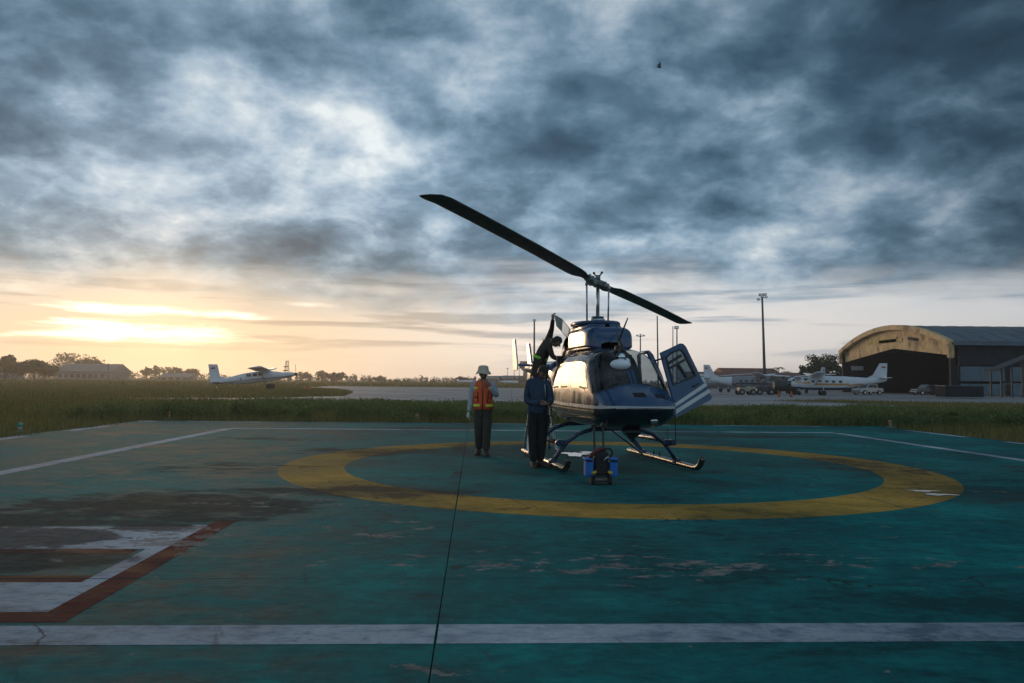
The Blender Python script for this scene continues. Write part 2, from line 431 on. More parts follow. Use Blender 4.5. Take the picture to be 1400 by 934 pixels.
# ---- helipad: cast slabs with open joints, paint cut at the joints
def pad_mat(name, base, worn=0.):
    """painted concrete: paint colour, worn concrete, oil and dirt, chips, cracks - all placed by world position"""
    m = bpy.data.materials.new(name); m.use_nodes = True; n = N(m.node_tree); b = m.node_tree.nodes['Principled BSDF']
    pos = n.new('ShaderNodeNewGeometry').outputs['Position']
    strx = n.v('MULTIPLY', pos, (.8, 1.25, 1.))
    n1 = n.noise(pos, .32, 5, .6, .4); n2 = n.noise(strx, 1.7, 10, .70, .3); n3 = n.noise(strx, 8., 9, .70, .2); n4 = n.noise(pos, 38., 4, .6)
    oi = n.new('ShaderNodeObjectInfo').outputs['Random']
    f = n.m('ADD', n.m('ADD', n.m('MULTIPLY', n1, .40), n.m('MULTIPLY', n2, .34)), n.m('MULTIPLY', n3, .26))
    c = n.mix(1., base, n.ramp(f, [(.42, (.30, .38, .42)), (.475, (.70, .74, .77)), (.53, (1.08, 1.05, 1.04)), (.595, (1.75, 1.6, 1.5))]), 'MULTIPLY')
    c = n.v('SCALE', c, n.m('ADD', .82, n.m('MULTIPLY', n4, .36)))
    # thin scratches and scuffs running every way
    sc = None
    for ang, s_ in ((.2, 1.), (1.9, .7), (2.7, 1.3)):
        ca, sa = math.cos(ang), math.sin(ang); px_, py_, _ = n.sep(pos)
        u_ = n.m('ADD', n.m('MULTIPLY', px_, ca), n.m('MULTIPLY', py_, sa)); v_ = n.m('SUBTRACT', n.m('MULTIPLY', py_, ca), n.m('MULTIPLY', px_, sa))
        q = n.ss(n.noise(n.comb(n.m('MULTIPLY', u_, .5), n.m('MULTIPLY', v_, 9.*s_), s_), 1.4, 5, .62, .25), .64, .70); sc = q if sc is None else n.m('MAXIMUM', sc, q)
    c = n.mix(n.m('MULTIPLY', sc, .45), c, (.045, .05, .05))
    if worn:
        under = n.ramp(n3, [(.4, (.012, .05, .055)), (.55, (.03, .085, .09)), (.66, (.17, .165, .155))])
        c = n.mix(n.m('MULTIPLY', n.ss(n.m('ADD', n.m('MULTIPLY', n2, .45), n.m('MULTIPLY', n3, .55)), .53, .64), worn), c, under)
    # local stains: world x, y, half length, half width, weight
    acc = None
    for (sx, sy, rx, ry, wt) in ((-3.9, 9.2, 2.6, 1.7, .22), (-5.4, 7.9, 2.2, 1.5, .22), (-1.9, 10.6, 2.4, .9, .19), (-3.7, 6.5, 1.0, .6, .24), (-4.3, 7.4, .9, .7, .28), (-3.5, 7.9, .7, .35, .26), (-4.6, 13.2, 2.4, 1.3, .12), (-2.6, 16.5, 2.6, 1.2, .18), (-5.6, 19.5, 3.2, .8, .14), (-2.6, 24.4, 2.6, .6, .2),
                               (2.2, 13.4, 2.6, .8, .13), (-1.15, 17.2, .28, 2.2, .17), (-.8, 12., .2, 2.6, .12), (-.4, 6., .16, 2.5, .09), (-2.7, 15.9, .9, .9, .2), (6.4, 14.6, 1.6, 2.6, .17), (7.4, 10.6, 3.4, 1.3, .13), (7.0, 22.3, 3.0, 1.0, .2), (9.5, 14.0, 2.2, 1.6, .14), (2.9, 8.9, 1.2, .4, .10), (5.2, 3.5, 3., 2., .05)):
        dd = n.v('LENGTH', n.v('DIVIDE', n.v('SUBTRACT', pos, (sx, sy, 0)), (rx, ry, 1.)))
        w = n.ss(dd, .25, 1.25, wt, 0.)
        acc = w if acc is None else n.m('MAXIMUM', acc, w)
    dn = n.m('ADD', n.m('ADD', n.m('MULTIPLY', n2, .62), n.m('MULTIPLY', n3, .38)), acc)
    dark = n.ss(dn, .60, .69)
    c = n.mix(n.m('MULTIPLY', dark, .86), c, n.ramp(n3, [(.4, (.022, .024, .024)), (.6, (.055, .054, .05))]))
    # chipped paint showing pale concrete, in two bands near the camera
    chip = None
    for (sx, sy, rx, ry, wt) in ((1.0, 6.5, 2.2, .5, .12), (2.6, 6.7, 1.8, .35, .09), (-1.2, 7.8, .8, .8, .09), (-.2, 4.1, 1.0, .25, .06), (-1.2, 6.5, 1.0, .35, .06), (-3.0, 7.3, .6, .8, .16), (-2.6, 9.6, 1.8, .9, .08), (6.0, 11.3, .9, .5, .05)):
        dd = n.v('LENGTH', n.v('DIVIDE', n.v('SUBTRACT', pos, (sx, sy, 0)), (rx, ry, 1.)))
        w = n.ss(dd, .3, 1.2, wt, 0.); chip = w if chip is None else n.m('MAXIMUM', chip, w)
    ch = n.ss(n.m('ADD', n.noise(strx, 3.6, 9, .7, .4), chip), .637, .668)
    c = n.mix(n.m('MULTIPLY', ch, .8), c, n.ramp(n3, [(.35, (.11, .10, .095)), (.65, (.30, .27, .25))]))
    # hairline cracks
    vor = n.new('ShaderNodeTexVoronoi', feature='DISTANCE_TO_EDGE')
    n.put(vor.inputs['Vector'], n.v('ADD', pos, n.v('SCALE', n.new('ShaderNodeTexNoise').outputs[1], .0)))
    wob = n.new('ShaderNodeTexNoise'); n.put(wob.inputs['Vector'], pos); wob.inputs['Scale'].default_value = 1.3; wob.inputs['Detail'].default_value = 6
    n.put(vor.inputs['Vector'], n.v('ADD', pos, n.v('SCALE', wob.outputs[1], 1.1))); vor.inputs['Scale'].default_value = .42
    cr = n.m('MULTIPLY', n.ss(vor.outputs['Distance'], .002, .008, 1., 0.), n.ss(n.noise(pos, .5, 2), .5, .6))
    c = n.mix(n.m('MULTIPLY', cr, .75), c, (.02, .02, .02))
    n.put(b.inputs['Base Color'], c)
    r = n.ss(n.m('ADD', n.m('MULTIPLY', n2, .6), n.m('MULTIPLY', n1, .4)), .35, .65, .72, .95)
    n.put(b.inputs['Roughness'], n.m('ADD', r, n.m('MULTIPLY', dark, .12)))
    b.inputs['Specular IOR Level'].default_value = .05
    bn = n.new('ShaderNodeBump'); bn.inputs['Strength'].default_value = .5; bn.inputs['Distance'].default_value = .015
    n.put(bn.inputs['Height'], n.m('ADD', n.m('MULTIPLY', n3, .7), n.m('MULTIPLY', ch, -.5))); n.put(b.inputs['Normal'], bn.outputs[0])
    return m
M['pad'] = pad_mat('pad_teal', (.006, .132, .128))
M['pad_white'] = pad_mat('pad_white', (.36, .40, .44), .75)
M['pad_yellow'] = pad_mat('pad_yellow', (.36, .215, .045), .8)
M['pad_red'] = pad_mat('pad_red', (.055, .001, .012), .15)
JU = [-13.6, -7.9, -2.5, 2.85, 8.2, 12.0]; JV = [-19.0, -13.5, -8.1, -2.6, 2.8, 8.2, 13.6]
GAP = .0035
pad = thing('helipad', 'teal painted concrete helipad with yellow ring and white border lines', 'helipad', PC, PSI); del pad['category']; tag(pad, kind='structure')
b = MB(); b.box((-.8, -2.7, -.16), (25.62, 32.62, .08)); b.build('slab_bed', mat('slab_bed', (.012, .013, .013), .95), pad)
for i in range(5):
    for j in range(6):
        u0, u1, v0, v1 = JU[i]+GAP, JU[i+1]-GAP, JV[j]+GAP, JV[j+1]-GAP
        b = MB(); b.box(((u0+u1)/2, (v0+v1)/2, -.06), (u1-u0, v1-v0, .12), bev=.0015); b.build('slab', M['pad'], pad)
def clip(poly, k, lim, keep_less):
    out = []
    for i in range(len(poly)):
        a, c = poly[i-1], poly[i]; ia = (a[k] <= lim) == keep_less; ic = (c[k] <= lim) == keep_less
        if ia != ic:
            t = (lim-a[k])/(c[k]-a[k]); out.append((a[0]+t*(c[0]-a[0]), a[1]+t*(c[1]-a[1])))
        if ic: out.append(c)
    return out
def paint(name, polys, m, z=.0012, label=None):
    mb = MB()
    for pl in polys:
        for i in range(5):
            for j in range(6):
                q = pl
                for k, lo, hi in ((0, JU[i]+GAP+.005, JU[i+1]-GAP-.005), (1, JV[j]+GAP+.005, JV[j+1]-GAP-.005)):
                    if q: q = clip(q, k, lo, False)
                    if q: q = clip(q, k, hi, True)
                if q and len(q) > 2: mb.add([(a, c, z) for a, c in q], [tuple(range(len(q)))])
    o = mb.build(name, m, pad)
    if label: o['label'] = label
    return o
def rc(u0, u1, v0, v1): return [(u0, v0), (u1, v0), (u1, v1), (u0, v1)]
NS = 180
paint('yellow_ring', [[(r*math.cos(a), r*math.sin(a)) for r, a in ((4.5, a0), (5.55, a0), (5.55, a1), (4.5, a1))] for a0, a1 in ((2*math.pi*i/NS, 2*math.pi*(i+1)/NS) for i in range(NS))], M['pad_yellow'])
WL, WR, WN, WF = -9.45, 8.62, -9.40, 9.75
paint('border_line', [rc(WL-3.9, WR+3.2, WN-.17, WN+.18)], M['pad_white'])
paint('border_line', [rc(WL, WR, WF-.2, WF+.13)], M['pad_white'])
paint('border_line', [rc(WL-.14, WL+.16, WN+.19, WF-.21)], M['pad_white'])
paint('border_line', [rc(WR-.13, WR+.13, WN+.19, WF-.21)], M['pad_white'])
paint('rim_line', [rc(-13.5, -12.9, 12.9, 13.35), rc(-13.4, -13.1, 8, 10.4), rc(-13.4, -13.1, 3.5, 5.9), rc(-12, -9.5, 13.2, 13.42), rc(-3., 4.5, 13.25, 13.42), rc(11.65, 11.9, 4, 6.5), rc(11.65, 11.9, 8.2, 11.5), rc(6, 9.8, 13.25, 13.42)], M['pad_white'])
# big red edged white figure on the left
def w2p(x, y):
    d = Vector((x, y, 0))-PC; return (d.dot(EU), d.dot(EV))
ru, rv0 = w2p(-2.66, 4.86)
paint('red_outline', [rc(ru-5, ru, rv0-.02, rv0+.2), rc(ru-.21, ru, rv0+.2, rv0+3.45), rc(ru-5, ru-.36, rv0+.93, rv0+1.13), rc(ru-4.2, ru-.42, rv0+1.86, rv0+2.06), rc(ru-5, ru-2.2, rv0+3.1, rv0+3.3)], M['pad_red'])
paint('white_figure', [rc(ru-5, ru-.21, rv0+.2, rv0+.93), rc(ru-.36, ru-.21, rv0+.93, rv0+3.2), rc(ru-3.6, ru-.36, rv0+2.06, rv0+3.1)], M['pad_white'])

# puddles
def puddle(pts, label):
    k = 40; mb = MB(); vs = []
    cx, cy, rx, ry, sd_ = pts
    for i in range(k):
        a = 2*math.pi*i/k; q = 1+.28*math.sin(3*a+sd_)+.16*math.sin(5*a+2*sd_)+.1*math.sin(9*a+sd_*3)
        vs.append((cx+rx*q*math.cos(a), cy+ry*q*math.sin(a), .009))
    mb.add(vs, [tuple(range(k))])
    o = mb.build('puddle', M['water']); tag(o, label, 'puddle', 'puddles on the pad', 'structure')
m = bpy.data.materials.new('water'); m.use_nodes = True; bb = m.node_tree.nodes['Principled BSDF']
bb.inputs['Base Color'].default_value = (.03, .035, .03, 1); bb.inputs['Roughness'].default_value = .04; bb.inputs['IOR'].default_value = 1.5; M['water'] = m
a = G(786, 621.5); puddle((a.x, a.y, .22, .42, .4), 'pale shining puddle beside the left landing skid')
a = G(808, 619.0); puddle((a.x, a.y, .22, .16, 1.4), 'thin shining puddle strip under the helicopter belly')
for x, y, rx, ry, s_, lb in ((1262, 672, .18, .08, .9, 'small blue puddle on the right side of the yellow ring'), (1284, 677, .2, .09, 2., 'larger blue puddle on the right side of the yellow ring')):
    a = G(x, y); puddle((a.x, a.y, rx, ry, s_), lb)

# pad edge lights
def edge_light(px, py, lens, label):
    p = G(px, py, GZ); t = thing('edge_light', label, 'pad light', (p.x, p.y, GZ), 0, 'lights along the helipad edge'); t.scale = (.72, .72, .8)
    b = MB(); b.box((0, 0, .05), (.34, .34, .10), bev=.02); b.build('base', M['concrete'], t)
    b = MB(); b.cyl((0, 0, .1), (0, 0, .2), .06, 12); b.cyl((0, 0, .2), (0, 0, .225), .10, 14); b.build('stem', M['alu'], t)
    b = MB(); b.tube([(0, 0, .226), (0, 0, .30), (0, 0, .36), (0, 0, .38)], [.085, .09, .065, .01], 14); b.build('lens', lens, t)
    b = MB()
    for k in range(4):
        a = k*math.pi/2; b.tube([(.1*math.cos(a), .1*math.sin(a), .22), (.1*math.cos(a), .1*math.sin(a), .36), (0, 0, .41)], .008, 5)
    b.build('guard', M['lamp_metal'], t)
amber = mat('amber_lens', (.6, .25, .03), .25); green = mat('green_lens', (.02, .35, .25), .25)
edge_light(27, 593, green, 'green pad edge light at the far left in the grass')
edge_light(231, 574, amber, 'amber pad edge light at the back left corner of the pad')
edge_light(571, 577, amber, 'amber pad edge light below the weeds left of the man in the hat')
edge_light(1217, 586, amber, 'amber pad edge light at the back right corner of the pad')

# ---- grass and weeds as real blades
def blades(name, xy, h, wd, m, lean=.45, leafy=0):
    k = len(xy); a = rng.uniform(0, 2*np.pi, k); la = rng.uniform(0, 2*np.pi, k); ln = rng.uniform(.1, lean, k)*h
    base = np.c_[xy, np.full(k, GZ)]; side = np.c_[np.cos(a), np.sin(a), np.zeros(k)]*(wd[:, None]/2)
    off = np.c_[np.cos(la)*ln, np.sin(la)*ln, np.zeros(k)]
    mid = base+off*.35+np.c_[np.zeros((k, 2)), h*.55]; tip = base+off+np.c_[np.zeros((k, 2)), h]
    V = np.stack([base-side, base+side, mid+side*.75, mid-side*.75, tip], 1).reshape(-1, 3)
    i = np.arange(k)*5
    loops = [np.stack([i, i+1, i+2, i+3], 1), np.stack([i+3, i+2, i+4], 1)]
    if leafy:
        sel = np.where(h > np.quantile(h, .35))[0]; sel = np.repeat(sel, leafy); n_ = len(sel)
        t = rng.uniform(.3, 1., n_)[:, None]; c = base[sel]+off[sel]*t**1.5+np.c_[np.zeros((n_, 2)), h[sel]*t[:, 0]]
        d = rng.normal(size=(n_, 3)); d[:, 2] = np.abs(d[:, 2])*.5; d /= np.linalg.norm(d, axis=1)[:, None]
        e = np.cross(d, rng.normal(size=(n_, 3))); e /= np.linalg.norm(e, axis=1)[:, None]
        L = rng.uniform(.05, .12, n_)[:, None]
        Q = np.stack([c, c+d*L*.5+e*L*.28, c+d*L, c+d*L*.5-e*L*.28], 1).reshape(-1, 3)
        j = len(V)+np.arange(n_)*4; V = np.r_[V, Q]; loops.append(np.stack([j, j+1, j+2, j+3], 1))
    lt = np.concatenate([np.full(len(l), l.shape[1]) for l in loops]); lv = np.concatenate([l.ravel() for l in loops])
    me = bpy.data.meshes.new(name); me.vertices.add(len(V)); me.vertices.foreach_set('co', V.ravel())
    me.loops.add(len(lv)); me.loops.foreach_set('vertex_index', lv.astype(np.int32))
    me.polygons.add(len(lt)); me.polygons.foreach_set('loop_start', np.r_[0, np.cumsum(lt)[:-1]].astype(np.int32)); me.polygons.foreach_set('loop_total', lt.astype(np.int32))
    me.materials.append(m); me.update(calc_edges=True)
    o = bpy.data.objects.new(name, me); COL.objects.link(o); tag(o, kind='stuff'); return o
def vnoise(x, y, s, seed):
    g = np.random.default_rng(seed).random((256, 256)); x, y = x/s, y/s
    xi, yi = np.floor(x).astype(int), np.floor(y).astype(int); fx, fy = x-xi, y-yi
    fx, fy = fx*fx*(3-2*fx), fy*fy*(3-2*fy); q = lambda a, b: g[a % 256, b % 256]
    return (q(xi, yi)*(1-fx)+q(xi+1, yi)*fx)*(1-fy)+(q(xi, yi+1)*(1-fx)+q(xi+1, yi+1)*fx)*fy
APX = np.array(ap); ISL = np.array(isl)
def inside(x, y, poly):
    c = np.zeros(len(x), bool); j = len(poly)-1
    for i in range(len(poly)):
        xi, yi = poly[i]; xj, yj = poly[j]
        c ^= ((yi > y) != (yj > y)) & (x < (xj-xi)*(y-yi)/(yj-yi+1e-12)+xi); j = i
    return c
def scatter(n_, x0, x1, y0, y1, on_isl=False):
    x = rng.uniform(x0, x1, n_); y = rng.uniform(y0, y1, n_)
    keep = np.abs(x) < .72*y+3                                        # roughly what the photograph can see, with margin
    u = (x-PC.x)*EU.x+(y-PC.y)*EU.y; v = (x-PC.x)*EV.x+(y-PC.y)*EV.y
    jit = .7*rng.random(n_)**4
    keep &= ~((u > -13.66+jit) & (u < 12.06-jit) & (v < 13.66-jit))
    keep &= inside(x, y, ISL) if on_isl else ~inside(x, y, APX)
    return np.c_[x, y][keep]
# low grass
p = scatter(150000, -32, 32, 8, 52); h = .12+.16*vnoise(p[:, 0]+99, p[:, 1], 1.7, 3)+.1*rng.random(len(p)); blades('grass', p, h, np.full(len(p), .022), M['grass'])
p = scatter(90000, -75, -10, 30, 140); h = .14+.20*vnoise(p[:, 0]+199, p[:, 1], 4., 4)+.12*rng.random(len(p)); blades('grass', p, h, np.full(len(p), .06), M['grass'])
p = scatter(30000, 20, 80, 36, 80, True); h = .10+.16*rng.random(len(p)); blades('grass', p, h, np.full(len(p), .04), M['grass'])
p = scatter(40000, -150, 70, 140, 330); h = .3+.5*rng.random(len(p)); blades('grass', p, h, np.full(len(p), .25), M['grass'])
# tall weeds behind the pad
p = scatter(130000, -20, 34, 28, 54)
dn = vnoise(p[:, 0]+50, p[:, 1], 2.3, 11)*.6+vnoise(p[:, 0]+50, p[:, 1], .7, 12)*.4
dens = np.clip((p[:, 0]+19)/10, 0, 1)*np.clip((p[:, 1]-28.2)/1.5, .15, 1)
k = rng.random(len(p)) < dens*np.clip((dn-.28)*2.4, .04, 1); p, dn = p[k], dn[k]
h = (.22+.95*np.clip(dn-.25, 0, 1)*np.where(p[:, 0] > 9, .85, 1.)*np.interp(p[:, 1], [29, 33, 48], [1., .8, .42])*rng.uniform(.55, 1.25, len(p))); blades('weeds', p, h, np.full(len(p), .018), M['weed'], .35, 3)
# bushy clumps standing out of the weeds at the pad's back edge
cx = np.r_[rng.uniform(-16, 12, 70), rng.uniform(12, 26, 40)]; cy = rng.uniform(28.7, 34.5, 110); cr = rng.uniform(.2, .55, 110); ch = rng.uniform(.45, .88, 110)
idx = rng.integers(0, 110, 9000); rr_ = cr[idx]*np.sqrt(rng.random(9000)); aa = rng.uniform(0, 2*np.pi, 9000)
p = np.c_[cx[idx]+rr_*np.cos(aa), cy[idx]+rr_*np.sin(aa)]; h = ch[idx]*(1-.45*(rr_/cr[idx])**2)*rng.uniform(.6, 1.1, 9000); blades('weed_clumps', p, h, np.full(len(p), .02), M['weed'], .45, 6)

# ================================================================== HELICOPTER
HX, HY, HYAW = 1.60, 14.88, R(-90+10.3)
heli = thing('helicopter', 'dark blue two bladed helicopter parked on the teal pad with one cockpit door open', 'helicopter', (HX, HY, 0), HYAW)
HM = Matrix.Translation((HX, HY, 0)) @ Matrix.Rotation(HYAW, 4, 'Z'); HI = HM.inverted()
def hl(px, py, Y): return HI @ P(px, py, Y)
#        x     w     zc    hu    hl    nu   nl
FUS = [(2.66, .02, 1.085, .015, .02, 2.2, 2.4), (2.63, .27, 1.085, .05, .10, 2.3, 2.8), (2.55, .45, 1.085, .105, .18, 2.4, 3.0), (2.42, .555, 1.085, .18, .25, 2.4, 3.2),
       (2.25, .615, 1.085, .265, .305, 2.5, 3.4), (2.10, .64, 1.09, .345, .345, 2.6, 3.5), (1.95, .655, 1.09, .50, .37, 2.8, 3.5), (1.8, .66, 1.09, .66, .385, 3.0, 3.5), (1.6, .665, 1.09, .825, .395, 3.2, 3.5),
       (1.4, .667, 1.09, .92, .40, 3.3, 3.5), (1.2, .667, 1.09, .955, .40, 3.3, 3.5), (.9, .667, 1.09, .975, .40, 3.3, 3.5), (.2, .667, 1.09, .985, .40, 3.2, 3.5), (-.6, .66, 1.10, .975, .40, 3.0, 3.4),
       (-1.0, .64, 1.12, .92, .39, 2.7, 3.2), (-1.4, .575, 1.20, .74, .38, 2.4, 2.8), (-1.9, .44, 1.36, .50, .36, 2.2, 2.4), (-2.4, .33, 1.52, .37, .30, 2.1, 2.1), (-2.9, .27, 1.62, .29, .25, 2., 2.)]
grid = loft_grid(FUS, 300, 200, False)
WIN_F = [(1.66, 1.36), (1.60, 1.46), (1.18, 1.93), (1.08, 1.97), (.66, 1.98), (.60, 1.95), (.57, 1.40), (.60, 1.36)]
WIN_R = [(.44, 1.36), (.42, 1.94), (.38, 1.98), (-.06, 1.98), (-.12, 1.95), (-.17, 1.40), (-.14, 1.36)]
WIN_A = [(-.34, 1.36), (-.32, 1.92), (-.38, 1.96), (-.74, 1.94), (-.90, 1.80), (-.98, 1.42), (-.95, 1.36)]
DOOR_F = [(1.86, 1.16), (1.80, 1.38), (1.22, 2.00), (1.10, 2.03), (.53, 2.035), (.51, .84), (1.50, .84)]
DOOR_R = [(.48, .84), (.49, 2.035), (-.22, 2.035), (-.24, .84)]
def pillar(z): return 1.86-.95*(z-1.30) if z > 1.30 else 1.86
def hull(x, y, z):
    front = x > pillar(z)-.02 and x > 1.18 and z > 1.27
    if front:
        lo = 1.435-.16*(abs(y)/.62)**2; post = .030
        d = min(z-lo, x-1.24, abs(y)-post, (x-pillar(z))*.75)
        if d > .022: return ('windscreen_right' if y < 0 else 'windscreen_left', 0)
        if d > 0: return ('shell', 3)
    if abs(y) > .2 and x < 1.9:
        if y > 0 and inpoly(x, z, DOOR_F): return None              # the open cockpit door
        for nm, w in (('wf', WIN_F), ('wr', WIN_R), ('wa', WIN_A)):
            if abs(z-1.66) < .4 and x < 1.75:
                dd = polydist(x, z, w)
                if inpoly(x, z, w): return ('shell', 3) if dd < .022 else (nm+('_r' if y < 0 else '_l'), 0)
                if dd < .014: return ('shell', 3)
        for w in (DOOR_F, DOOR_R):
            if polydist(x, z, w) < .007: return ('shell', 3)
    if 1.062 < z < 1.098 and x > -1.4: return ('shell', 2)
    if .985 < z < 1.012 and x < 2.0: return ('shell', 4)
    if .90 < z < .914 and x < 2.0: return ('shell', 4)
    return ('shell', 0 if z > 1.08 else 1)
hp = loft_parts(grid, hull)
body = hp['shell'].build('fuselage', [M['blue_paint'], M['navy_paint'], M['stripe_paint'], M['seal'], M['sunset_tint_stripe']], heli)
hp['windscreen_right'].build('windscreen', M['glass'], heli); hp['windscreen_left'].build('windscreen', M['glass'], heli)
for k in ('wf_r', 'wr_r', 'wa_r', 'wr_l', 'wa_l'): hp[k].build('side_window', M['glass'], heli)
# nose ridge bead, grilles, landing light, nose lump
b = MB(); pts = []
for a in np.linspace(-1, 1, 41):
    y = .60*a; x = np.interp(abs(y), [.02, .26, .43, .535, .595, .625], [2.662, 2.635, 2.555, 2.425, 2.255, 2.10]); pts.append((x+.006, y, 1.085))
b.tube(pts, .013, 8); b.build('nose_trim', M['stripe_paint'], heli)
def skin_pt(x, y):
    """height of the upper skin at x, y"""
    c = [pchip([r[0] for r in sorted(FUS)], [r[k] for r in sorted(FUS)], [x])[0] for k in range(1, 7)]
    return c[1]+c[2]*max(0, 1-(abs(y)/c[0])**c[4])**(1/c[4])
for y0 in (-.02, .33):
    g = []
    b = MB()
    for i in range(5):
        x = 2.36+.022*i
        b.bar((x, y0-.085, skin_pt(x, y0-.085)+.004), (x, y0+.085, skin_pt(x, y0+.085)+.004), .012, .012)
    gr = b.build('nose_grille', M['seal'], heli)
    b = MB(); q = [(2.34, y0-.1), (2.34, y0+.1), (2.47, y0+.1), (2.47, y0-.1)]
    b.add([(x, y, skin_pt(x, y)+.0035) for x, y in q], [(0, 1, 2, 3)]); b.build('grille_recess', M['black_metal'], gr)
b = MB(); b.tube([(2.43, .18, .87), (2.515, .18, .875)], [.075, .07], 18); ll = b.build('landing_light', M['black_metal'], heli)
b = MB(); b.ell((2.51, .18, .875), (.02, .062, .045)); b.build('lens', M['lens'], ll)
b = MB(); b.box((1.95, .0, .68), (.34, .26, .16), bev=.06); b.cyl((1.95, 0, .62), (1.95, 0, .57), .07, 12); b.build('belly_fairing', M['navy_paint'], heli)
b = MB(); b.tube([(2.33, -.52, .87), (2.30, -.56, .72)], [.012, .008], 6); b.build('wire_deflector', M['black_metal'], heli)
# cabin interior
b = MB(); b.box((.5, 0, .93), (2.7, 1.16, .04)); b.build('cabin_floor', M['interior'], heli)
b = MB(); b.box((-.95, 0, 1.5), (.05, 1.1, .95)); b.build('rear_bulkhead', M['interior'], heli)
b = MB(); b.box((1.72, -.06, 1.27), (.34, .5, .62), bev=.05, rot=Matrix.Rotation(.35, 3, 'Y')); b.box((1.45, 0, 1.08), (.5, .26, .3), bev=.03)
ip = b.build('instrument_panel', M['interior'], heli)
b = MB()
for i in range(4):
    for j in range(2): b.cyl((1.57-.045*j*2, -.22+.12*i, 1.40-.10*j), (1.555-.045*j*2, -.22+.12*i, 1.405-.10*j), .045, 12)
b.build('gauge', M['lens'], ip)
def seat(x, y, w=.46):
    b = MB(); b.box((x, y, 1.10), (.46, w, .3), bev=.05); b.build('seat_cushion', M['seat'], heli)
    b = MB(); b.box((x-.28, y, 1.46), (.12, w-.02, .66), bev=.05, rot=Matrix.Rotation(-.16, 3, 'Y')); b.box((x-.34, y, 1.84), (.09, .24, .16), bev=.03); b.build('seat_back', M['seat'], heli)
seat(.95, .33); seat(.95, -.33); seat(-.45, 0, 1.1)
for y_ in (-.33, .33):
    b = MB(); b.tube([(1.35, y_, .95), (1.42, y_, 1.25), (1.36, y_, 1.42)], .014, 7); b.build('cyclic_stick', M['black_metal'], heli)
b = MB(); b.box((.5, 0, 1.95), (.3, .9, .03)); b.box((.50, 0, 1.5), (.05, .05, .9)); b.build('door_post_frame', M['interior'], heli)
b = MB(); fr = [(x, .655*(1 if z < 1.75 else .93), z) for x, z in ((.53, .86), (.54, 1.5), (.55, 1.95), (.66, 2.0), (1.08, 2.0), (1.24, 1.93), (1.56, 1.56), (1.78, 1.32), (1.76, 1.1), (1.5, .87), (.53, .86))]
b.tube(fr, .032, 8); b.build('door_frame', M['blue_paint'], heli)
b = MB(); b.tube([(1.90, .62, 1.30), (1.60, .60, 1.62), (1.25, .55, 1.96)], .035, 8); b.build('windscreen_pillar', M['blue_paint'], heli)
b = MB(); b.bar((-.2, .60, 1.70), (.5, .60, 1.70), .03, .03); b.build('grab_rail', M['interior'], heli)
# pylon fairing and engine deck
COWL = [(.90, .20, 2.09, .08, .06, 3, 2.5), (.88, .33, 2.10, .20, .08, 3.6, 2.5), (.82, .395, 2.11, .285, .09, 4.2, 2.5), (.7, .425, 2.12, .335, .1, 4.6, 2.5), (.4, .44, 2.12, .36, .1, 4.8, 2.5), (-.3, .44, 2.12, .38, .1, 4.6, 2.5), (-.8, .41, 2.11, .385, .1, 3.8, 2.5),
        (-1.3, .34, 2.08, .36, .14, 3., 2.5), (-1.75, .27, 1.98, .32, .2, 2.6, 2.4), (-2.2, .20, 1.88, .20, .2, 2.2, 2.2), (-2.6, .12, 1.80, .10, .1, 2, 2)]
def cowl(x, y, z):
    if y < -.2 and -1.3 < x < -.5 and 2.14 < z < 2.42: return None     # opened access bay on this side
    for s_ in (.18, -.48):
        if abs(x-s_) < .006: return ('c', 1)
    return ('c', 0)
cp = loft_parts(loft_grid(COWL, 190, 96), cowl)
cw = cp['c'].build('pylon_cowling', [M['blue_paint'], M['seal']], heli)
b = MB(); b.box((-.9, .0, 2.23), (.8, .42, .24), bev=.05); b.cyl((-1.3, -.08, 2.27), (-.6, -.12, 2.3), .12, 14); b.build('engine', M['black_metal'], heli)
COLL = [(.62, .05, 2.40, .11, .02, 4, 4), (.56, .22, 2.40, .12, .02, 4, 4), (.42, .33, 2.40, .125, .02, 5, 4), (0, .375, 2.40, .13, .02, 6, 4), (-.5, .37, 2.40, .13, .02, 6, 4), (-.9, .29, 2.40, .12, .02, 5, 4), (-1.06, .12, 2.40, .10, .02, 4, 4)]
loft_parts(loft_grid(COLL, 60, 72), lambda x, y, z: ('c', 0))['c'].build('upper_fairing', M['blue_paint'], heli)
b = MB(); k = 48
ov = [(.62*math.cos(a)-.12 if math.cos(a) > 0 else .85*math.cos(a)-.12, .44*math.sin(a)) for a in (2*math.pi*i/k for i in range(k))]
vs = []
for sc, z in ((.93, 2.515), (1., 2.535), (1., 2.565), (.94, 2.59), (.6, 2.595)): vs += [(x*sc, y*sc, z) for x, y in ov]
b.add(vs, [(r*k+i, r*k+(i+1) % k, (r+1)*k+(i+1) % k, (r+1)*k+i) for r in range(4) for i in range(k)], 0, True); b.add(vs[:k], [tuple(range(k))]); b.add(vs[-k:], [tuple(range(k))])
b.build('fairing_lip', M['blue_paint'], heli)
b = MB(); b.tube([(-1.2, .12, 2.3), (-1.35, .14, 2.45), (-1.5, .15, 2.55)], [.11, .115, .12], 16, cap=False); b.build('exhaust_stack', M['steel'], heli)
M['primer'] = mat('primer_grey', (.26, .28, .25), .5, .1)
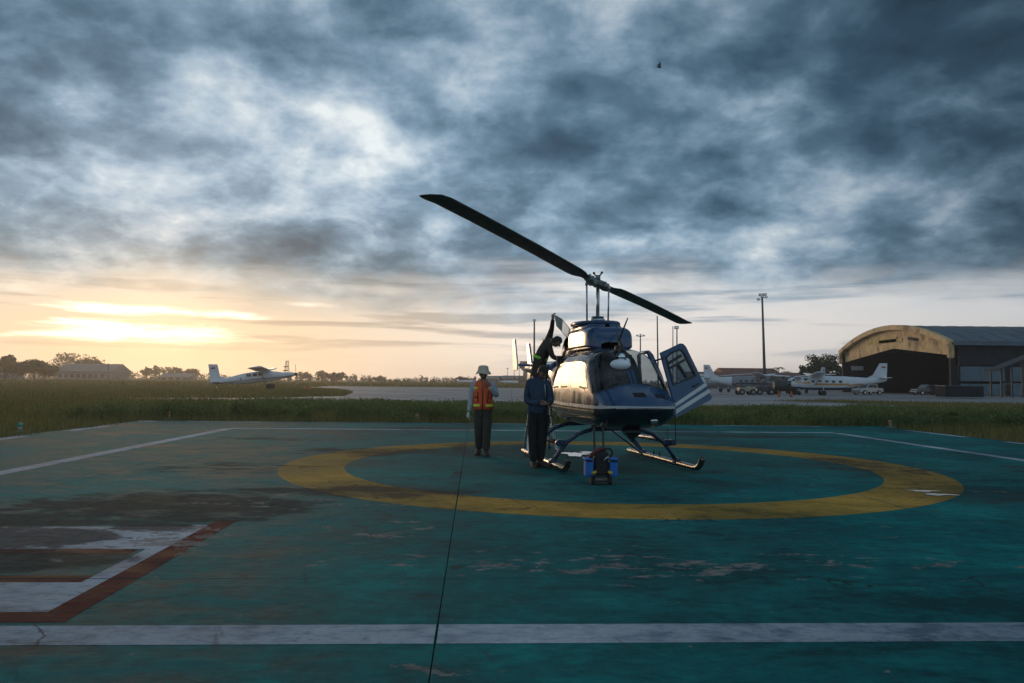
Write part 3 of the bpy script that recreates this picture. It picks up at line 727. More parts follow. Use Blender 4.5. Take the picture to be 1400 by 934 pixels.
# open louvred access panel
A_, B_, C_, D_ = hl(757.5, 430, 15.7), hl(768, 436, 15.75), hl(779, 450, 15.8), hl(776.5, 462, 15.8)
E_ = hl(760.5, 446, 15.7)
b = MB(); n_ = Vector((.02, 0, 0))
lerp = lambda p, q, t: p+(q-p)*t
mid1, mid0 = lerp(B_, C_, .12), lerp(E_, D_, .45)
pl = [A_, B_, mid1, mid0, E_]; b.add(pl+[p+n_ for p in pl], [(0, 1, 2, 3, 4), (9, 8, 7, 6, 5)]+[(i, (i+1) % 5, 5+(i+1) % 5, 5+i) for i in range(5)])
b.bar(mid1, C_, .014, .014); b.bar(mid0, D_, .014, .014); b.bar(C_, D_, .02, .03); pn = b.build('access_panel', M['primer'], heli)
for t in (.2, .4, .6, .8):
    b = MB(); b.bar(lerp(mid1, mid0, t), lerp(C_, D_, t), .010, .012); b.build('louvre', M['primer'], pn)
# mast, swashplate, hub, links
b = MB(); b.tube([(0, 0, 2.59), (0, 0, 2.64), (0, 0, 2.66), (0, 0, 2.70)], [.14, .14, .10, .055], 20); b.tube([(0, 0, 2.6), (0, 0, 3.30)], .034, 16); b.build('rotor_mast', M['steel'], heli)
b = MB(); b.cyl((0, 0, 2.665), (0, 0, 2.69), .12, 20); b.build('swashplate', M['hub'], heli)
tipL, tipR = HI @ Vector((-1.17, 10.1, 3.92)), HI @ Vector((4.325, 19.6, 2.885)); hub = Vector((0, 0, 3.31))
span = Vector((tipL.x-tipR.x, tipL.y-tipR.y, 0)).normalized(); chd = Vector((-span.y, span.x, 0))
rot = thing('rotor_head', None, None); rot.parent = heli
bl_dir = {1: (tipL-hub).normalized(), -1: (tipR-hub).normalized()}
b = MB(); b.bar(hub-span*.36, hub+span*.36, .16, .07); b.box(hub, (.2, .16, .13), bev=.03); b.cyl(hub+Vector((0, 0, .05)), hub+Vector((0, 0, .16)), .05, 12)
b.bar(hub-chd*.17, hub+chd*.17, .06, .06); hb = b.build('rotor_hub', M['hub'], heli)
rot_children = []
b = MB()
for s in (-1, 1): b.tube([hub+Vector((0, 0, .14)), hub+Vector((0, 0, .17))+chd*.06*s, hub+Vector((0, 0, .20))+chd*.075*s], .013, 6); b.ell(hub+Vector((0, 0, .205))+chd*.08*s, (.025,)*3)
b.build('flap_stop', M['black_metal'], hb)
for s in (-1, 1):
    L = (tipL-hub).length if s > 0 else (tipR-hub).length; L *= .972; d = bl_dir[s]
    b = MB(); b.tube([hub+d*.16, hub+d*.30, hub+d*.42, hub+d*.50], [.07, .085, .075, .06], 12); b.build('blade_grip', M['hub'], hb)
    for q in (.22, .36):
        b = MB(); b.cyl(hub+d*q+Vector((0, 0, .05)), hub+d*q+Vector((0, 0, .10)), .028, 8); b.build('grip_bolt', M['steel'], hb)
    # aerofoil blade, root cuff to swept tip
    prof = [(-.50, .0), (-.44, .30), (-.30, .50), (-.1, .5), (.25, .22), (.5, .02), (.25, -.14), (-.1, -.34), (-.3, -.36), (-.44, -.2)]
    cd = chd*s; up = d.cross(cd).normalized(); up = up if up.z > 0 else -up
    pitch_q = Quaternion(d, .16*s)
    cdr = pitch_q @ cd; upr = pitch_q @ up
    st = [(.44, .13, .07, .0), (.62, .16, .055, 0), (.80, .275, .042, -.02), (1.0, .305, .038, -.02), (2.5, .30, .036, -.02), (4.2, .29, .034, -.02), (L-.34, .285, .032, -.02), (L-.16, .27, .026, -.05), (L-.05, .16, .02, -.10), (L, .06, .012, -.14)]
    vs = []
    for r_, c_, th, off in st:
        droop = Vector((0, 0, -.10*(r_/L)**2+.10*(r_/L)))
        for a_, h_ in prof: vs.append(hub+d*r_+droop+cdr*(a_*c_+off)+upr*(h_*th))
    k = len(prof); b = MB()
    b.add(vs, [(i*k+j, i*k+(j+1) % k, (i+1)*k+(j+1) % k, (i+1)*k+j) for i in range(len(st)-1) for j in range(k)], 0, True)
    b.add(vs[:k], [tuple(range(k))]); b.add(vs[-k:], [tuple(range(k))]); b.build('rotor_blade', M['rotor_grey'], heli)
    ho = chd if (chd.y < 0) == (s > 0) else -chd
    p1 = hub+d*.24+ho*.12-Vector((0, 0, .05)); q1 = Vector((p1.x*.95, p1.y*.95, 2.60))
    b = MB(); b.bar(hub+d*.24, p1, .05, .05); b.tube([p1+Vector((0, 0, .03)), q1], .017, 8); b.ell(p1, (.035,)*3); b.build('pitch_link', M['steel'], heli)
bpy.data.objects.remove(rot)
# tail boom, stabiliser, fin, tail rotor
b = MB(); b.tube([(-2.5, 0, 1.66), (-3.2, 0, 1.70), (-4.6, 0, 1.76), (-6.3, 0, 1.82), (-6.45, 0, 1.82)], [.29, .235, .185, .13, .08], 28); b.build('tail_boom', M['blue_paint'], heli)
b = MB(); b.prism([(-3.05, -.02), (-3.45, -.012), (-3.45, .012), (-3.1, .03)], 1.92, (0, .96, 1.82), (1, 0, 0), (0, 0, 1)); stb = b.build('stabiliser', M['blue_paint'], heli)
for s in (-1, 1):
    b = MB(); b.prism([(-3.0, -.10), (-3.46, -.12), (-3.62, .60), (-3.34, .60), (-3.06, .1)], .035, (0, s*.945+.017, 1.82), (1, 0, 0), (0, 0, 1)); b.build('end_plate', M['stripe_paint'], stb)
b = MB(); b.prism([(-5.95, .05), (-6.35, .62), (-6.62, .62), (-6.42, 0), (-6.55, -.62), (-6.34, -.66), (-6.0, -.05)], .05, (0, .025, 1.85), (1, 0, 0), (0, 0, 1)); b.build('tail_fin', M['blue_paint'], heli)
b = MB(); b.cyl((-6.2, .05, 1.84), (-6.2, .24, 1.84), .05, 12); tr = b.build('tail_rotor_gearbox', M['black_metal'], heli)
for s in (-1, 1):
    b = MB(); b.box((-6.2+s*.43*.5, .25, 1.84+s*.43*.86), (.13, .02, .78), rot=Matrix.Rotation(R(30), 3, 'Y')); b.build('tail_rotor_blade', M['rotor_grey'], tr)
# skid landing gear
def cross(xc, drop):
    pts = [(xc, y, z) for y, z in ((-1.11, .10), (-1.0, .27), (-.86, .44), (-.66, .585), (-.42, .655), (0, .67), (.42, .655), (.66, .585), (.86, .44), (1.0, .27), (1.11, .10))]
    b = MB(); b.tube(pts, .036, 12); return b.build('cross_tube', M['skid_blue'], heli)
cross(1.12, 0); cross(-.62, 0)
for s in (-1, 1):
    b = MB(); b.tube([(-1.45, 1.11*s, .075), (.5, 1.11*s, .075), (1.88, 1.11*s, .075), (2.02, 1.11*s, .09), (2.13, 1.11*s, .15), (2.19, 1.11*s, .23), (2.21, 1.11*s, .27)], .048, 14)
    sk = b.build('skid', M['skid_metal'], heli)
    for xc in (1.12, -.62):
        b = MB(); b.box((xc, 1.11*s, .10), (.17, .12, .13), bev=.03); b.build('skid_shoe', M['skid_blue'], sk)
    for xc in (0, .3):
        b = MB(); b.cyl((xc, 1.11*s, .12), (xc, 1.11*s, .20), .012, 6); b.build('tie_down', M['black_metal'], sk)
    b = MB(); b.tube([(1.15, 1.02*s, .43), (.2, 1.02*s, .44), (-.62, 1.02*s, .42), (-.75, 1.02*s, .42)], .042, 12); stp = b.build('boarding_step', M['skid_metal'], heli)
    b = MB(); b.cyl((1.1, 1.02*s, .43), (1.22, 1.02*s, .43), .05, 12); b.box((1.12, .96*s, .43), (.10, .16, .11), bev=.02); b.build('step_clamp', M['skid_blue'], stp)
for p_, q_ in (((-.62, .30, .66), (-.2, .95, .12)), ((-.62, .62, .60), (-.35, 1.02, .12))):
    b = MB(); b.bar(p_, q_, .03, .03); b.build('skid_brace', M['skid_blue'], heli)
for x_, y_ in ((1.55, .78), (1.3, 1.02)):
    b = MB(); b.tube([(x_, y_, .46 if y_ > .9 else .70), (x_, y_, .93 if y_ > .9 else .42)], .007, 5); b.build('whip_antenna', M['black_metal'], heli)
# wire cutter, mirror pod and whip on the roof
b = MB(); b.bar((1.42, 0, 2.0), (1.30, 0, 2.22), .03, .07); b.tube([(1.30, 0, 2.2), (1.16, .20, 2.58)], [.022, .010], 8); b.tube([(1.29, .0, 2.2), (1.15, .13, 2.02)], .010, 6); b.tube([(1.26, -.02, 2.24), (1.22, -.02, 2.42)], .006, 6)
b.box((1.46, -.08, 2.03), (.12, .10, .12), bev=.02); b.build('wire_cutter', M['black_metal'], heli)
b = MB(); b.bar((1.50, 0, 2.02), (2.06, 0, 1.44), .022, .06); b.build('windscreen_deflector', M['black_metal'], heli)
b = MB(); b.tube([(1.62, -.10, 2.02), (1.72, -.12, 1.92)], .018, 8); b.ell((1.75, -.12, 1.885), (.07, .085, .085)); mp = b.build('lamp_bracket', M['black_metal'], heli)
b = MB(); b.ell((1.80, -.12, 1.885), (.035, .062, .062)); b.build('lamp_lens', M['lens'], mp)
b = MB(); b.ell((1.80, -.14, 1.755), (.12, .175, .092), nu=22, nv=14); b.ell((1.72, .0, 1.80), (.07, .05, .07)); b.build('pod', M['white_pod'], mp)
# open cockpit door, swung out on raked hinges
dm = MB()
pxs = [(903, 482), (931, 469.5), (939, 474), (973.5, 543), (971, 548), (923, 570.5), (921, 556)]
o = HI @ P(922, 563, 13.05); ax = (HI @ P(973, 545, 13.35))-o; ux = ax.normalized(); ay = (HI @ P(903, 482, 13.25))-o; uy = (ay-ux*ay.dot(ux)).normalized()
nrm = ux.cross(uy)
def on_door(px, py):
    c = HI @ Vector((0, 0, CAM_H)); d = (HI @ P(px, py, 13.))-c; t = (o-c).dot(nrm)/d.dot(nrm); q = c+d*t-o
    return (q.dot(ux), q.dot(uy))
def door_mesh(name, pp, m, depth, off=0, parent=heli, inner=None):
    pl = [on_door(*p) for p in pp]; b = MB(); oo = o+nrm*off
    if inner: b.ringframe(pl, [on_door(*p) for p in inner], depth, oo, ux, uy)
    else: b.prism(pl, depth, oo, ux, uy)
    return b.build(name, m, parent)
OUT = [(903, 482), (914, 477), (929.5, 469.5), (934, 470), (938, 474), (956, 511), (962.5, 524), (922, 553)]
INN = [(911, 489), (918, 483), (928, 478.5), (931, 479), (934, 482), (946, 505), (950.5, 513.5), (921, 526)]
dr = door_mesh('cockpit_door', OUT, M['blue_paint'], -.035, 0, heli, INN)
# seal ring, panes and the sliding vent frame
off = [(-1.6, -1), (-.5, -1.8), (.6, -1.8), (1.2, -1.4), (1.6, -.6), (2, -.4), (1.6, 1.4), (-1.2, 1.8)]
door_mesh('window_seal', [(x+a*.9, y+b_*.9) for (x, y), (a, b_) in zip(INN, off)], M['seal'], -.012, .012, dr, [(x-a*.5, y-b_*.5) for (x, y), (a, b_) in zip(INN, off)])
door_mesh('door_window', INN, M['glass'], -.004, -.014, dr)
dw = lambda p, q, w: (MB().bar(o+ux*on_door(*p)[0]+uy*on_door(*p)[1], o+ux*on_door(*q)[0]+uy*on_door(*q)[1], w, .03, 0, nrm)).build('window_bar', M['seal'], dr)
dw((915, 504), (936, 492), .04); dw((927, 498), (939, 516.5), .035); dw((913.5, 497), (931.5, 486), .05)
LOW = [(922, 553), (962.5, 524), (973.5, 543), (971.5, 547), (924, 571), (922, 566)]
door_mesh('door_skin', LOW, M['blue_paint'], -.04, 0, dr)
door_mesh('door_stripe', [(923, 551.5), (964.5, 523.3), (967, 527.5), (923.5, 556.5)], M['stripe_paint'], .004, .002, dr)
door_mesh('door_stripe', [(924, 560), (969.5, 531.5), (972, 536), (924.5, 566)], M['stripe_paint'], .004, .002, dr)
door_mesh('door_handle', [(947, 528), (954, 524), (955, 526), (948, 530)], M['black_metal'], .03, .0, dr)
for p_, q_ in ((HI @ P(921.5, 548, 13.0), Vector((1.62, .66, 1.22))), (HI @ P(907, 490, 13.2), Vector((1.33, .62, 1.84)))):
    b = MB(); b.tube([p_, q_], .014, 6); b.build('door_hinge', M['black_metal'], dr)

# ================================================================== PEOPLE
def skin_body(name, joints, edges, region, mats, parent, head=None, hands=(), sub=2, fat=1.15):
    """one continuous figure: a skinned skeleton, a modelled head and fingered hands joined into a single mesh"""
    names = list(joints); me = bpy.data.meshes.new(name)
    me.from_pydata([joints[k][0] for k in names], [(names.index(a), names.index(b)) for a, b in edges], [])
    o = bpy.data.objects.new(name, me); COL.objects.link(o)
    sk = o.modifiers.new('skin', 'SKIN'); sk.use_smooth_shade = True
    for i, k in enumerate(names):
        r = joints[k][1]; sv = me.skin_vertices[0].data[i]; sv.radius = tuple(q*fat for q in (r if isinstance(r, tuple) else (r, r))); sv.use_root = i == 0
    ss_ = o.modifiers.new('sub', 'SUBSURF'); ss_.levels = ss_.render_levels = sub
    dg = bpy.context.evaluated_depsgraph_get(); dg.update()
    out = bpy.data.meshes.new_from_object(o.evaluated_get(dg)); bpy.data.objects.remove(o); bpy.data.meshes.remove(me)
    segs = [(Vector(joints[a][0]), Vector(joints[b][0]), region[(a, b)]) for a, b in edges]
    mb = MB(); vs = [v.co.copy() for v in out.vertices]
    for p in out.polygons:
        c = p.center; best = min(segs, key=lambda s_: ((c-s_[0])-(s_[1]-s_[0])*max(0, min(1, (c-s_[0]).dot(s_[1]-s_[0])/max(1e-9, (s_[1]-s_[0]).length_squared)))).length)
        r = best[2]; r = r(c) if callable(r) else r
        mb.f.append(tuple(p.vertices)); mb.m.append(r); mb.sm.append(True)
    mb.v = [tuple(v) for v in vs]; bpy.data.meshes.remove(out)
    if head: add_head(mb, *head)
    for h_ in hands: add_hand(mb, *h_)
    return mb.build(name, mats, parent, recalc=False)
def rotm(face, tilt=0., roll=0.):
    """head frame: face = yaw of the gaze (0 looks to -Y), tilt nods down"""
    return Matrix.Rotation(face, 3, 'Z') @ Matrix.Rotation(roll, 3, 'Y') @ Matrix.Rotation(tilt, 3, 'X')
def add_head(mb, c, face, tilt, skin, eye):
    c = Vector(c); r = rotm(face, tilt); k = 20; rows = 15; vs = []
    for i in range(rows+1):
        ph = math.pi*i/rows; zz = math.cos(ph)
        for j in range(k):
            a = 2*math.pi*j/k; fx = math.sin(a)*math.sin(ph); fy = -math.cos(a)*math.sin(ph)
            jaw = 1-.30*max(0, -zz-.1)**1.2
            x = .074*fx*jaw; y = .095*fy*(1-.12*max(0, -zz)) ; z = .118*zz
            if fy < -.3: y -= .006*math.exp(-((zz+.72)/.2)**2)*(1-abs(fx))      # chin
            if fy < -.5: y += .010*math.exp(-((zz-.02)/.14)**2)*math.exp(-((abs(fx)-.36)/.16)**2)   # eye sockets
            vs.append(c+r @ Vector((x, y, z)))
    mb.add(vs, [(i*k+j, i*k+(j+1) % k, (i+1)*k+(j+1) % k, (i+1)*k+j) for i in range(rows) for j in range(k)], skin, True)
    mb.ell(c+r @ Vector((0, -.100, -.018)), (.013, .020, .026), r, skin, 8, 6); mb.ell(c+r @ Vector((0, -.108, -.030)), (.017, .013, .011), r, skin, 8, 5)
    mb.ell(c+r @ Vector((0, -.092, -.066)), (.024, .008, .008), r, eye, 8, 5)
    for s in (-1, 1):
        mb.ell(c+r @ Vector((s*.030, -.083, .006)), (.013, .008, .008), r, eye, 8, 5); mb.ell(c+r @ Vector((s*.031, -.090, .028)), (.021, .007, .005), r, eye, 8, 5)
        mb.ell(c+r @ Vector((s*.075, .006, -.008)), (.010, .018, .030), r, skin, 8, 6)
def add_hand(mb, wrist, direction, palm_n, side, m, curl=.5):
    """palm, four unequal jointed fingers and an opposed thumb"""
    w = Vector(wrist); d = Vector(direction).normalized(); n_ = Vector(palm_n); n_ = (n_-d*n_.dot(d)).normalized(); x = d.cross(n_)*side
    mb.tube([w-d*.01, w+d*.03, w+d*.07, w+d*.095], [.026, .034, .038, .030], 10, m)
    for i, (off, L) in enumerate(((-.028, .066), (-.010, .076), (.009, .072), (.026, .056))):
        p = w+d*.085+x*off; pts = [p]; a = .15
        for q, f in enumerate((.45, .32, .23)):
            a += curl*(.6+.1*i) if q else curl*.5
            pts.append(pts[-1]+(d*math.cos(a)+n_*math.sin(a))*L*f)
        mb.tube(pts, [.0095, .009, .0085, .006], 7, m)
    t0 = w+d*.03-x*.030; t1 = t0+(d*.6-x*.6+n_*.35).normalized()*.035; t2 = t1+(d*.8-x*.1+n_*.6).normalized()*.028
    mb.tube([w+d*.015-x*.01, t0, t1, t2], [.014, .013, .0105, .007], 7, m)
def shoe(mb, heel, yaw, m, L=.29):
    r = Matrix.Rotation(yaw, 3, 'Z'); h_ = Vector(heel)
    prof = [(-.05, .045, .10), (0, .05, .12), (.06, .05, .115), (.12, .05, .085), (.18, .052, .065), (.23, .045, .055), (.26, .02, .04)]
    k = 12; vs = []
    for y, w, t in prof:
        for j in range(k):
            a = 2*math.pi*j/k
            vs.append(h_+r @ Vector((w*math.copysign(abs(math.cos(a))**.6, math.cos(a)), -y*L/.29, t/2+t/2*math.copysign(abs(math.sin(a))**.7, math.sin(a)))))
    mb.add(vs, [(i*k+j, i*k+(j+1) % k, (i+1)*k+(j+1) % k, (i+1)*k+j) for i in range(len(prof)-1) for j in range(k)], m, True)
    mb.add(vs[:k], [tuple(range(k))], m); mb.add(vs[-k:], [tuple(range(k))], m)

skin = mat('skin', (.28, .15, .095), .55); dark = mat('dark_features', (.02, .014, .012), .6); hair_m = mat('hair', (.012, .010, .009), .6, bump=.5)
grey_shirt = mat('grey_shirt', (.42, .45, .48), .9, 0, .2, 9, .4); vest_m = mat('orange_vest', (.85, .12, .035), .75, 0, .12, 9, .3); lime = mat('lime_strip', (.75, .88, .08), .5); silver = mat('silver_strip', (.45, .46, .45), .4)
olive = mat('olive_trousers', (.040, .042, .034), .9, 0, .25, 8, .4); boots = mat('brown_boots', (.05, .03, .022), .75); hat_m = mat('sand_hat', (.58, .49, .37), .9, 0, .1, 12, .3)
navy_j = mat('navy_jacket', (.018, .045, .085), .8, 0, .25, 7, .4); black_t = mat('black_trousers', (.010, .012, .013), .9, 0, .25, 8, .4); drab = mat('drab_jacket', (.035, .033, .024), .9, 0, .2, 8, .4)
black_m = mat('black_cloth', (.015, .015, .016), .85)
def limb_edges(extra=()):
    return [('pelvis', 'waist'), ('waist', 'chest'), ('chest', 'neck'), ('neck', 'skull'), ('chest', 'sh_r'), ('sh_r', 'el_r'), ('el_r', 'wr_r'), ('chest', 'sh_l'), ('sh_l', 'el_l'), ('el_l', 'wr_l'),
            ('pelvis', 'hip_r'), ('hip_r', 'kn_r'), ('kn_r', 'an_r'), ('pelvis', 'hip_l'), ('hip_l', 'kn_l'), ('kn_l', 'an_l')]
def regions(top, bottom, skin_i, hip_top):
    r = {}
    for e in limb_edges():
        if e[1] in ('skull',): r[e] = skin_i
        elif e[0] == 'chest' and e[1] == 'neck': r[e] = top
        elif e[0].startswith(('hip', 'kn')) or (e[0] == 'pelvis' and e[1].startswith('hip')): r[e] = bottom
        elif e == ('pelvis', 'waist'): r[e] = (lambda c: top if c.z > hip_top else bottom)
        else: r[e] = top
    return r
# ---- man in the orange vest, walking towards the camera
vp = G(659.5, 622.5)
v_t = thing('person', 'man in sand bucket hat and orange vest walking with one hand at his face', 'person', vp)
J = dict(pelvis=((0, .0, .93), (.145, .10)), waist=((0, -.01, 1.07), (.135, .095)), chest=((0, -.01, 1.30), (.165, .105)), neck=((.0, -.015, 1.475), .058), skull=((.0, -.03, 1.56), .05),
         sh_r=((-.195, 0, 1.39), .070), el_r=((-.245, .03, 1.10), .052), wr_r=((-.275, -.04, .85), .036), sh_l=((.195, 0, 1.39), .070), el_l=((.275, -.08, 1.16), .054), wr_l=((.135, -.20, 1.36), .038),
         hip_r=((-.085, 0, .88), .105), kn_r=((-.078, -.02, .49), .085), an_r=((-.075, .10, .10), .066), hip_l=((.085, 0, .88), .105), kn_l=((.082, -.10, .50), .085), an_l=((.075, -.12, .09), .066))
ob = skin_body('body', J, limb_edges(), regions(1, 2, 0, .94), [skin, grey_shirt, olive, boots, dark, silver], v_t, ((0, -.035, 1.60), .1, .10, 0, 4),
               [((-.278, -.05, .835), (-.05, -.25, -1), (.8, -.4, .2), 1, 5, .6), ((.128, -.205, 1.375), (-.55, .05, .75), (-.4, .8, .3), -1, 0, .5)])
b = MB(); shoe(b, (-.075, .10, 0), -.15, 0); b.build('shoe', boots, v_t)
b = MB(); shoe(b, (.075, -.12, 0), .12, 0); b.build('shoe', boots, v_t)
b = MB(); prof = [(.162, -.05), (.167, -.056), (.158, -.042), (.132, .0), (.118, .012), (.112, .05), (.10, .10), (.06, .118), (.0, .122)]; k = 28; vs = []
for r_, z_ in prof:
    for j in range(k):
        a = 2*math.pi*j/k; wv = .012*math.sin(3*a+1) if r_ > .14 else 0
        vs.append((r_*.95*math.cos(a), -.03+r_*1.02*math.sin(a)-.01, 1.655+z_+wv))
b.add(vs, [(i*k+j, i*k+(j+1) % k, (i+1)*k+(j+1) % k, (i+1)*k+j) for i in range(len(prof)-1) for j in range(k)], 0, True); b.build('hat', hat_m, v_t)
def torso_shell(rows, a0, a1, k, off=0.):
    """open band of cloth round the trunk; rows: z, half width, half depth, centre y; angle 0 = +X, 270 deg = front"""
    vs = [(math.cos(a)*(w+off), cy+math.sin(a)*(dp+off), z) for z, w, dp, cy in rows for a in np.linspace(a0, a1, k)]
    fs = [(i*k+j, i*k+j+1, (i+1)*k+j+1, (i+1)*k+j) for i in range(len(rows)-1) for j in range(k-1)]
    return vs, fs
VR = [(.90, .185, .135, 0), (1.0, .182, .130, 0), (1.12, .178, .128, -.01), (1.25, .19, .134, -.01), (1.36, .195, .13, -.01), (1.42, .165, .11, -.005), (1.465, .10, .085, 0)]
vest = MB()
vs, fs = torso_shell(VR, R(-87), R(267), 44); vest.add(vs, fs, 0, True)
ve = vest.build('vest', vest_m, v_t); so = ve.modifiers.new('thickness', 'SOLIDIFY'); so.thickness = .012; so.offset = 1
def strip(z0, z1, a0, a1, m=lime, nm='reflective_strip'):
    rr = [[np.interp(z, [q[0] for q in VR], [q[i] for q in VR]) for i in (1, 2, 3)] for z in (z0, z1)]
    b = MB(); vs, fs = torso_shell([(z0, *rr[0]), (z1, *rr[1])], R(a0), R(a1), 16, .016); b.add(vs, fs, 0, True); o_ = b.build(nm, m, ve); q = o_.modifiers.new('thickness', 'SOLIDIFY'); q.thickness = .004
strip(.955, 1.005, -72, -25); strip(.955, 1.005, 205, 252); strip(.955, 1.005, -20, 200)
strip(1.30, 1.345, 205, 240); strip(1.30, 1.345, -60, -20)
for a0 in (213, -62):
    for z0, z1 in ((1.04, 1.10), (1.13, 1.20)): strip(z0, z1, a0, a0+26, vest_m, 'pocket')
b = MB(); b.tube([(0, -.14, .91), (0, -.143, 1.1), (-.0, -.148, 1.28)], .009, 6); b.build('zip', black_m, ve)
for s in (-1, 1):
    b = MB(); b.tube([(s*.10, -.139, 1.25), (s*.105, -.146, 1.16), (s*.09, -.143, 1.05)], .010, 6); b.build('radio_cord', black_m, ve)

# ---- man in the navy jacket, looking down at his hands
dp = G(735, 639.5)
d_t = thing('person', 'man in navy jacket and black trousers looking down at his hands beside the helicopter', 'person', dp)
J = dict(pelvis=((0, 0, .95), (.15, .11)), waist=((-.005, .0, 1.10), (.15, .115)), chest=((-.01, -.0, 1.34), (.175, .125)), neck=((.02, -.03, 1.52), .062), skull=((.05, -.05, 1.59), .05),
         sh_r=((-.172, .01, 1.42), .074), el_r=((-.20, -.02, 1.12), .058), wr_r=((.02, -.22, 1.09), .042), sh_l=((.165, -.02, 1.42), .074), el_l=((.21, -.10, 1.13), .058), wr_l=((.165, -.28, 1.10), .042),
         hip_r=((-.08, 0, .88), .105), kn_r=((-.085, -.0, .48), .078), an_r=((-.07, .01, .09), .062), hip_l=((.08, 0, .88), .105), kn_l=((.075, -.02, .48), .075), an_l=((.045, .06, .09), .060))
skin_body('body', J, limb_edges(), regions(1, 2, 0, .99), [skin, navy_j, black_t, boots, dark], d_t, ((.075, -.085, 1.625), .55, .75, 0, 4),
          [((.04, -.235, 1.09), (.9, -.35, .05), (.1, .2, 1), 1, 0, .7), ((.16, -.285, 1.10), (-.7, -.45, .05), (.1, .2, 1), -1, 0, .7)])
b = MB(); shoe(b, (-.07, .03, 0), .1, 0); b.build('shoe', boots, d_t)
b = MB(); shoe(b, (.045, .06, 0), .75, 0); b.build('shoe', boots, d_t)
def hair(parent, c, face, tilt, m, back=.10):
    r = rotm(face, tilt); b = MB(); k = 20; vs = []; rows = 9; rr = np.random.default_rng(3)
    for i in range(rows+1):
        for j in range(k):
            a = 2*math.pi*j/k; low = -.35-.25*max(0, math.cos(a)) if math.cos(a) > -.2 else .38
            zz = 1-(1-low)*i/rows; s_ = math.sqrt(max(0, 1-zz*zz)); q = 1.10+.05*rr.random()
            vs.append(Vector(c)+r @ Vector((.077*s_*math.sin(a)*q, .098*s_*math.cos(a)*q+.004, .124*zz*1.04+.004)))
    b.add(vs, [(i*k+j, i*k+(j+1) % k, (i+1)*k+(j+1) % k, (i+1)*k+j) for i in range(rows) for j in range(k)], 0, True)
    o_ = b.build('hair', m, parent); q = o_.modifiers.new('thickness', 'SOLIDIFY'); q.thickness = .012
hair(d_t, (.075, -.085, 1.625), .55, .75, hair_m)
b = MB(); vs, fs = torso_shell([(.93, .19, .145, 0), (1.0, .19, .145, 0), (1.1, .18, .145, 0)], 0, 2*math.pi, 36); b.add(vs, fs, 0, True); b.build('jacket_hem', navy_j, d_t)
b = MB(); vs, fs = torso_shell([(1.455, .115, .10, -.02), (1.50, .095, .085, -.025), (1.54, .09, .08, -.03)], 0, 2*math.pi, 30); b.add(vs, fs, 0, True); b.build('collar', navy_j, d_t)
b = MB(); b.tube([(.10, -.165, 1.42), (.115, -.175, 1.30), (.12, -.165, 1.2)], .006, 6); b.build('zip', silver, d_t)
b = MB(); b.box((.172, -.03, .80), (.05, .16, .22), bev=.02); b.build('cargo_pocket', black_t, d_t)
ph = MB(); ph.box((.115, -.31, 1.135), (.14, .075, .012), bev=.004, rot=Matrix.Rotation(.35, 3, 'X'))
tag(ph.build('phone', M['black_metal']), 'small dark phone held in the hands of the man in navy', 'phone'); bpy.data.objects['phone'].location = dp

# ---- step ladder with the mechanic on it
lp = G(737.5, 616); lp.z = 0
lad = thing('step_ladder', 'grey aluminium step ladder standing beside the helicopter behind the man in navy', 'ladder', lp, R(6))
LH = 1.25
for s in (-1, 1):
    b = MB(); b.bar((s*.30, -.42, .02), (s*.17, 0, LH), .05, .03); b.build('rail', M['alu'], lad)
    b = MB(); b.bar((s*.28, .42, .02), (s*.17, .03, LH), .04, .025); b.build('rear_leg', M['alu'], lad)
    for y in (-.42, .42):
        b = MB(); b.box((s*(.30 if y < 0 else .28), y, .025), (.06, .06, .05), bev=.01); b.build('foot', M['rubber'], lad)
for i in range(4):
    t = (i+1)/5; b = MB(); b.box((0, -.42*(1-t), .02+(LH-.02)*t), (2*(.30-.13*t)-.03, .09, .025)); b.build('step', M['alu'], lad)
b = MB(); b.box((0, .01, LH+.012), (.40, .16, .024), bev=.008); b.build('top_cap', M['rubber'], lad)
for s in (-1, 1):
    b = MB(); b.bar((s*.245, -.25, .55), (s*.235, .26, .55), .02, .012); b.build('spreader', M['alu'], lad)
zf = .02+(LH-.02)*.8+.0125                                           # he stands on the top step
m_t = thing('person', 'mechanic on the step ladder leaning over the helicopter roof with one arm raised', 'person', lp+Vector((0, 0, zf)))
def rel(px, py, Y): q = P(px-2.0, py, Y)-Vector((lp.x, lp.y, lp.z+zf)); return tuple(q)
Y0 = lp.y
J = dict(pelvis=(rel(737, 499, Y0-.05), (.185, .15)), waist=(rel(741.5, 487, Y0-.08), (.135, .12)), chest=(rel(748.5, 472.5, Y0-.10), (.145, .12)), neck=(rel(756, 466, Y0-.14), .055), skull=(rel(760, 467, Y0-.18), .05),
         sh_r=(rel(753, 475, Y0-.28), .062), el_r=(rel(757.5, 488, Y0-.36), .048), wr_r=(rel(768, 492.5, Y0-.42), .034), sh_l=(rel(752.5, 463, Y0+.04), .066), el_l=(rel(756.5, 449, Y0-.10), .046), wr_l=(rel(757.8, 437, Y0-.38), .036),
         hip_r=((rel(735, 506, Y0-.14)), .11), kn_r=((-.06, -.26, .46), .078), an_r=((-.09, -.12, .10), .06), hip_l=((rel(739, 506, Y0+.05)), .11), kn_l=((.08, -.10, .47), .078), an_l=((.09, -.08, .10), .06))
hc = rel(763.2, 467.5, Y0-.24)
skin_body('body', J, limb_edges(), {**regions(1, 1, 0, -9)}, [skin, drab, drab, boots, dark], m_t, (hc, 1.35, .75, 0, 4),
          [(rel(769, 493, Y0-.43), (1, -.2, -.25), (0, -.2, -1), 1, 0, .4), (rel(757.8, 436, Y0-.40), (.05, -.1, 1), (1, 0, .1), -1, 0, .9)], fat=1.2)
hair(m_t, hc, 1.35, .75, hair_m)
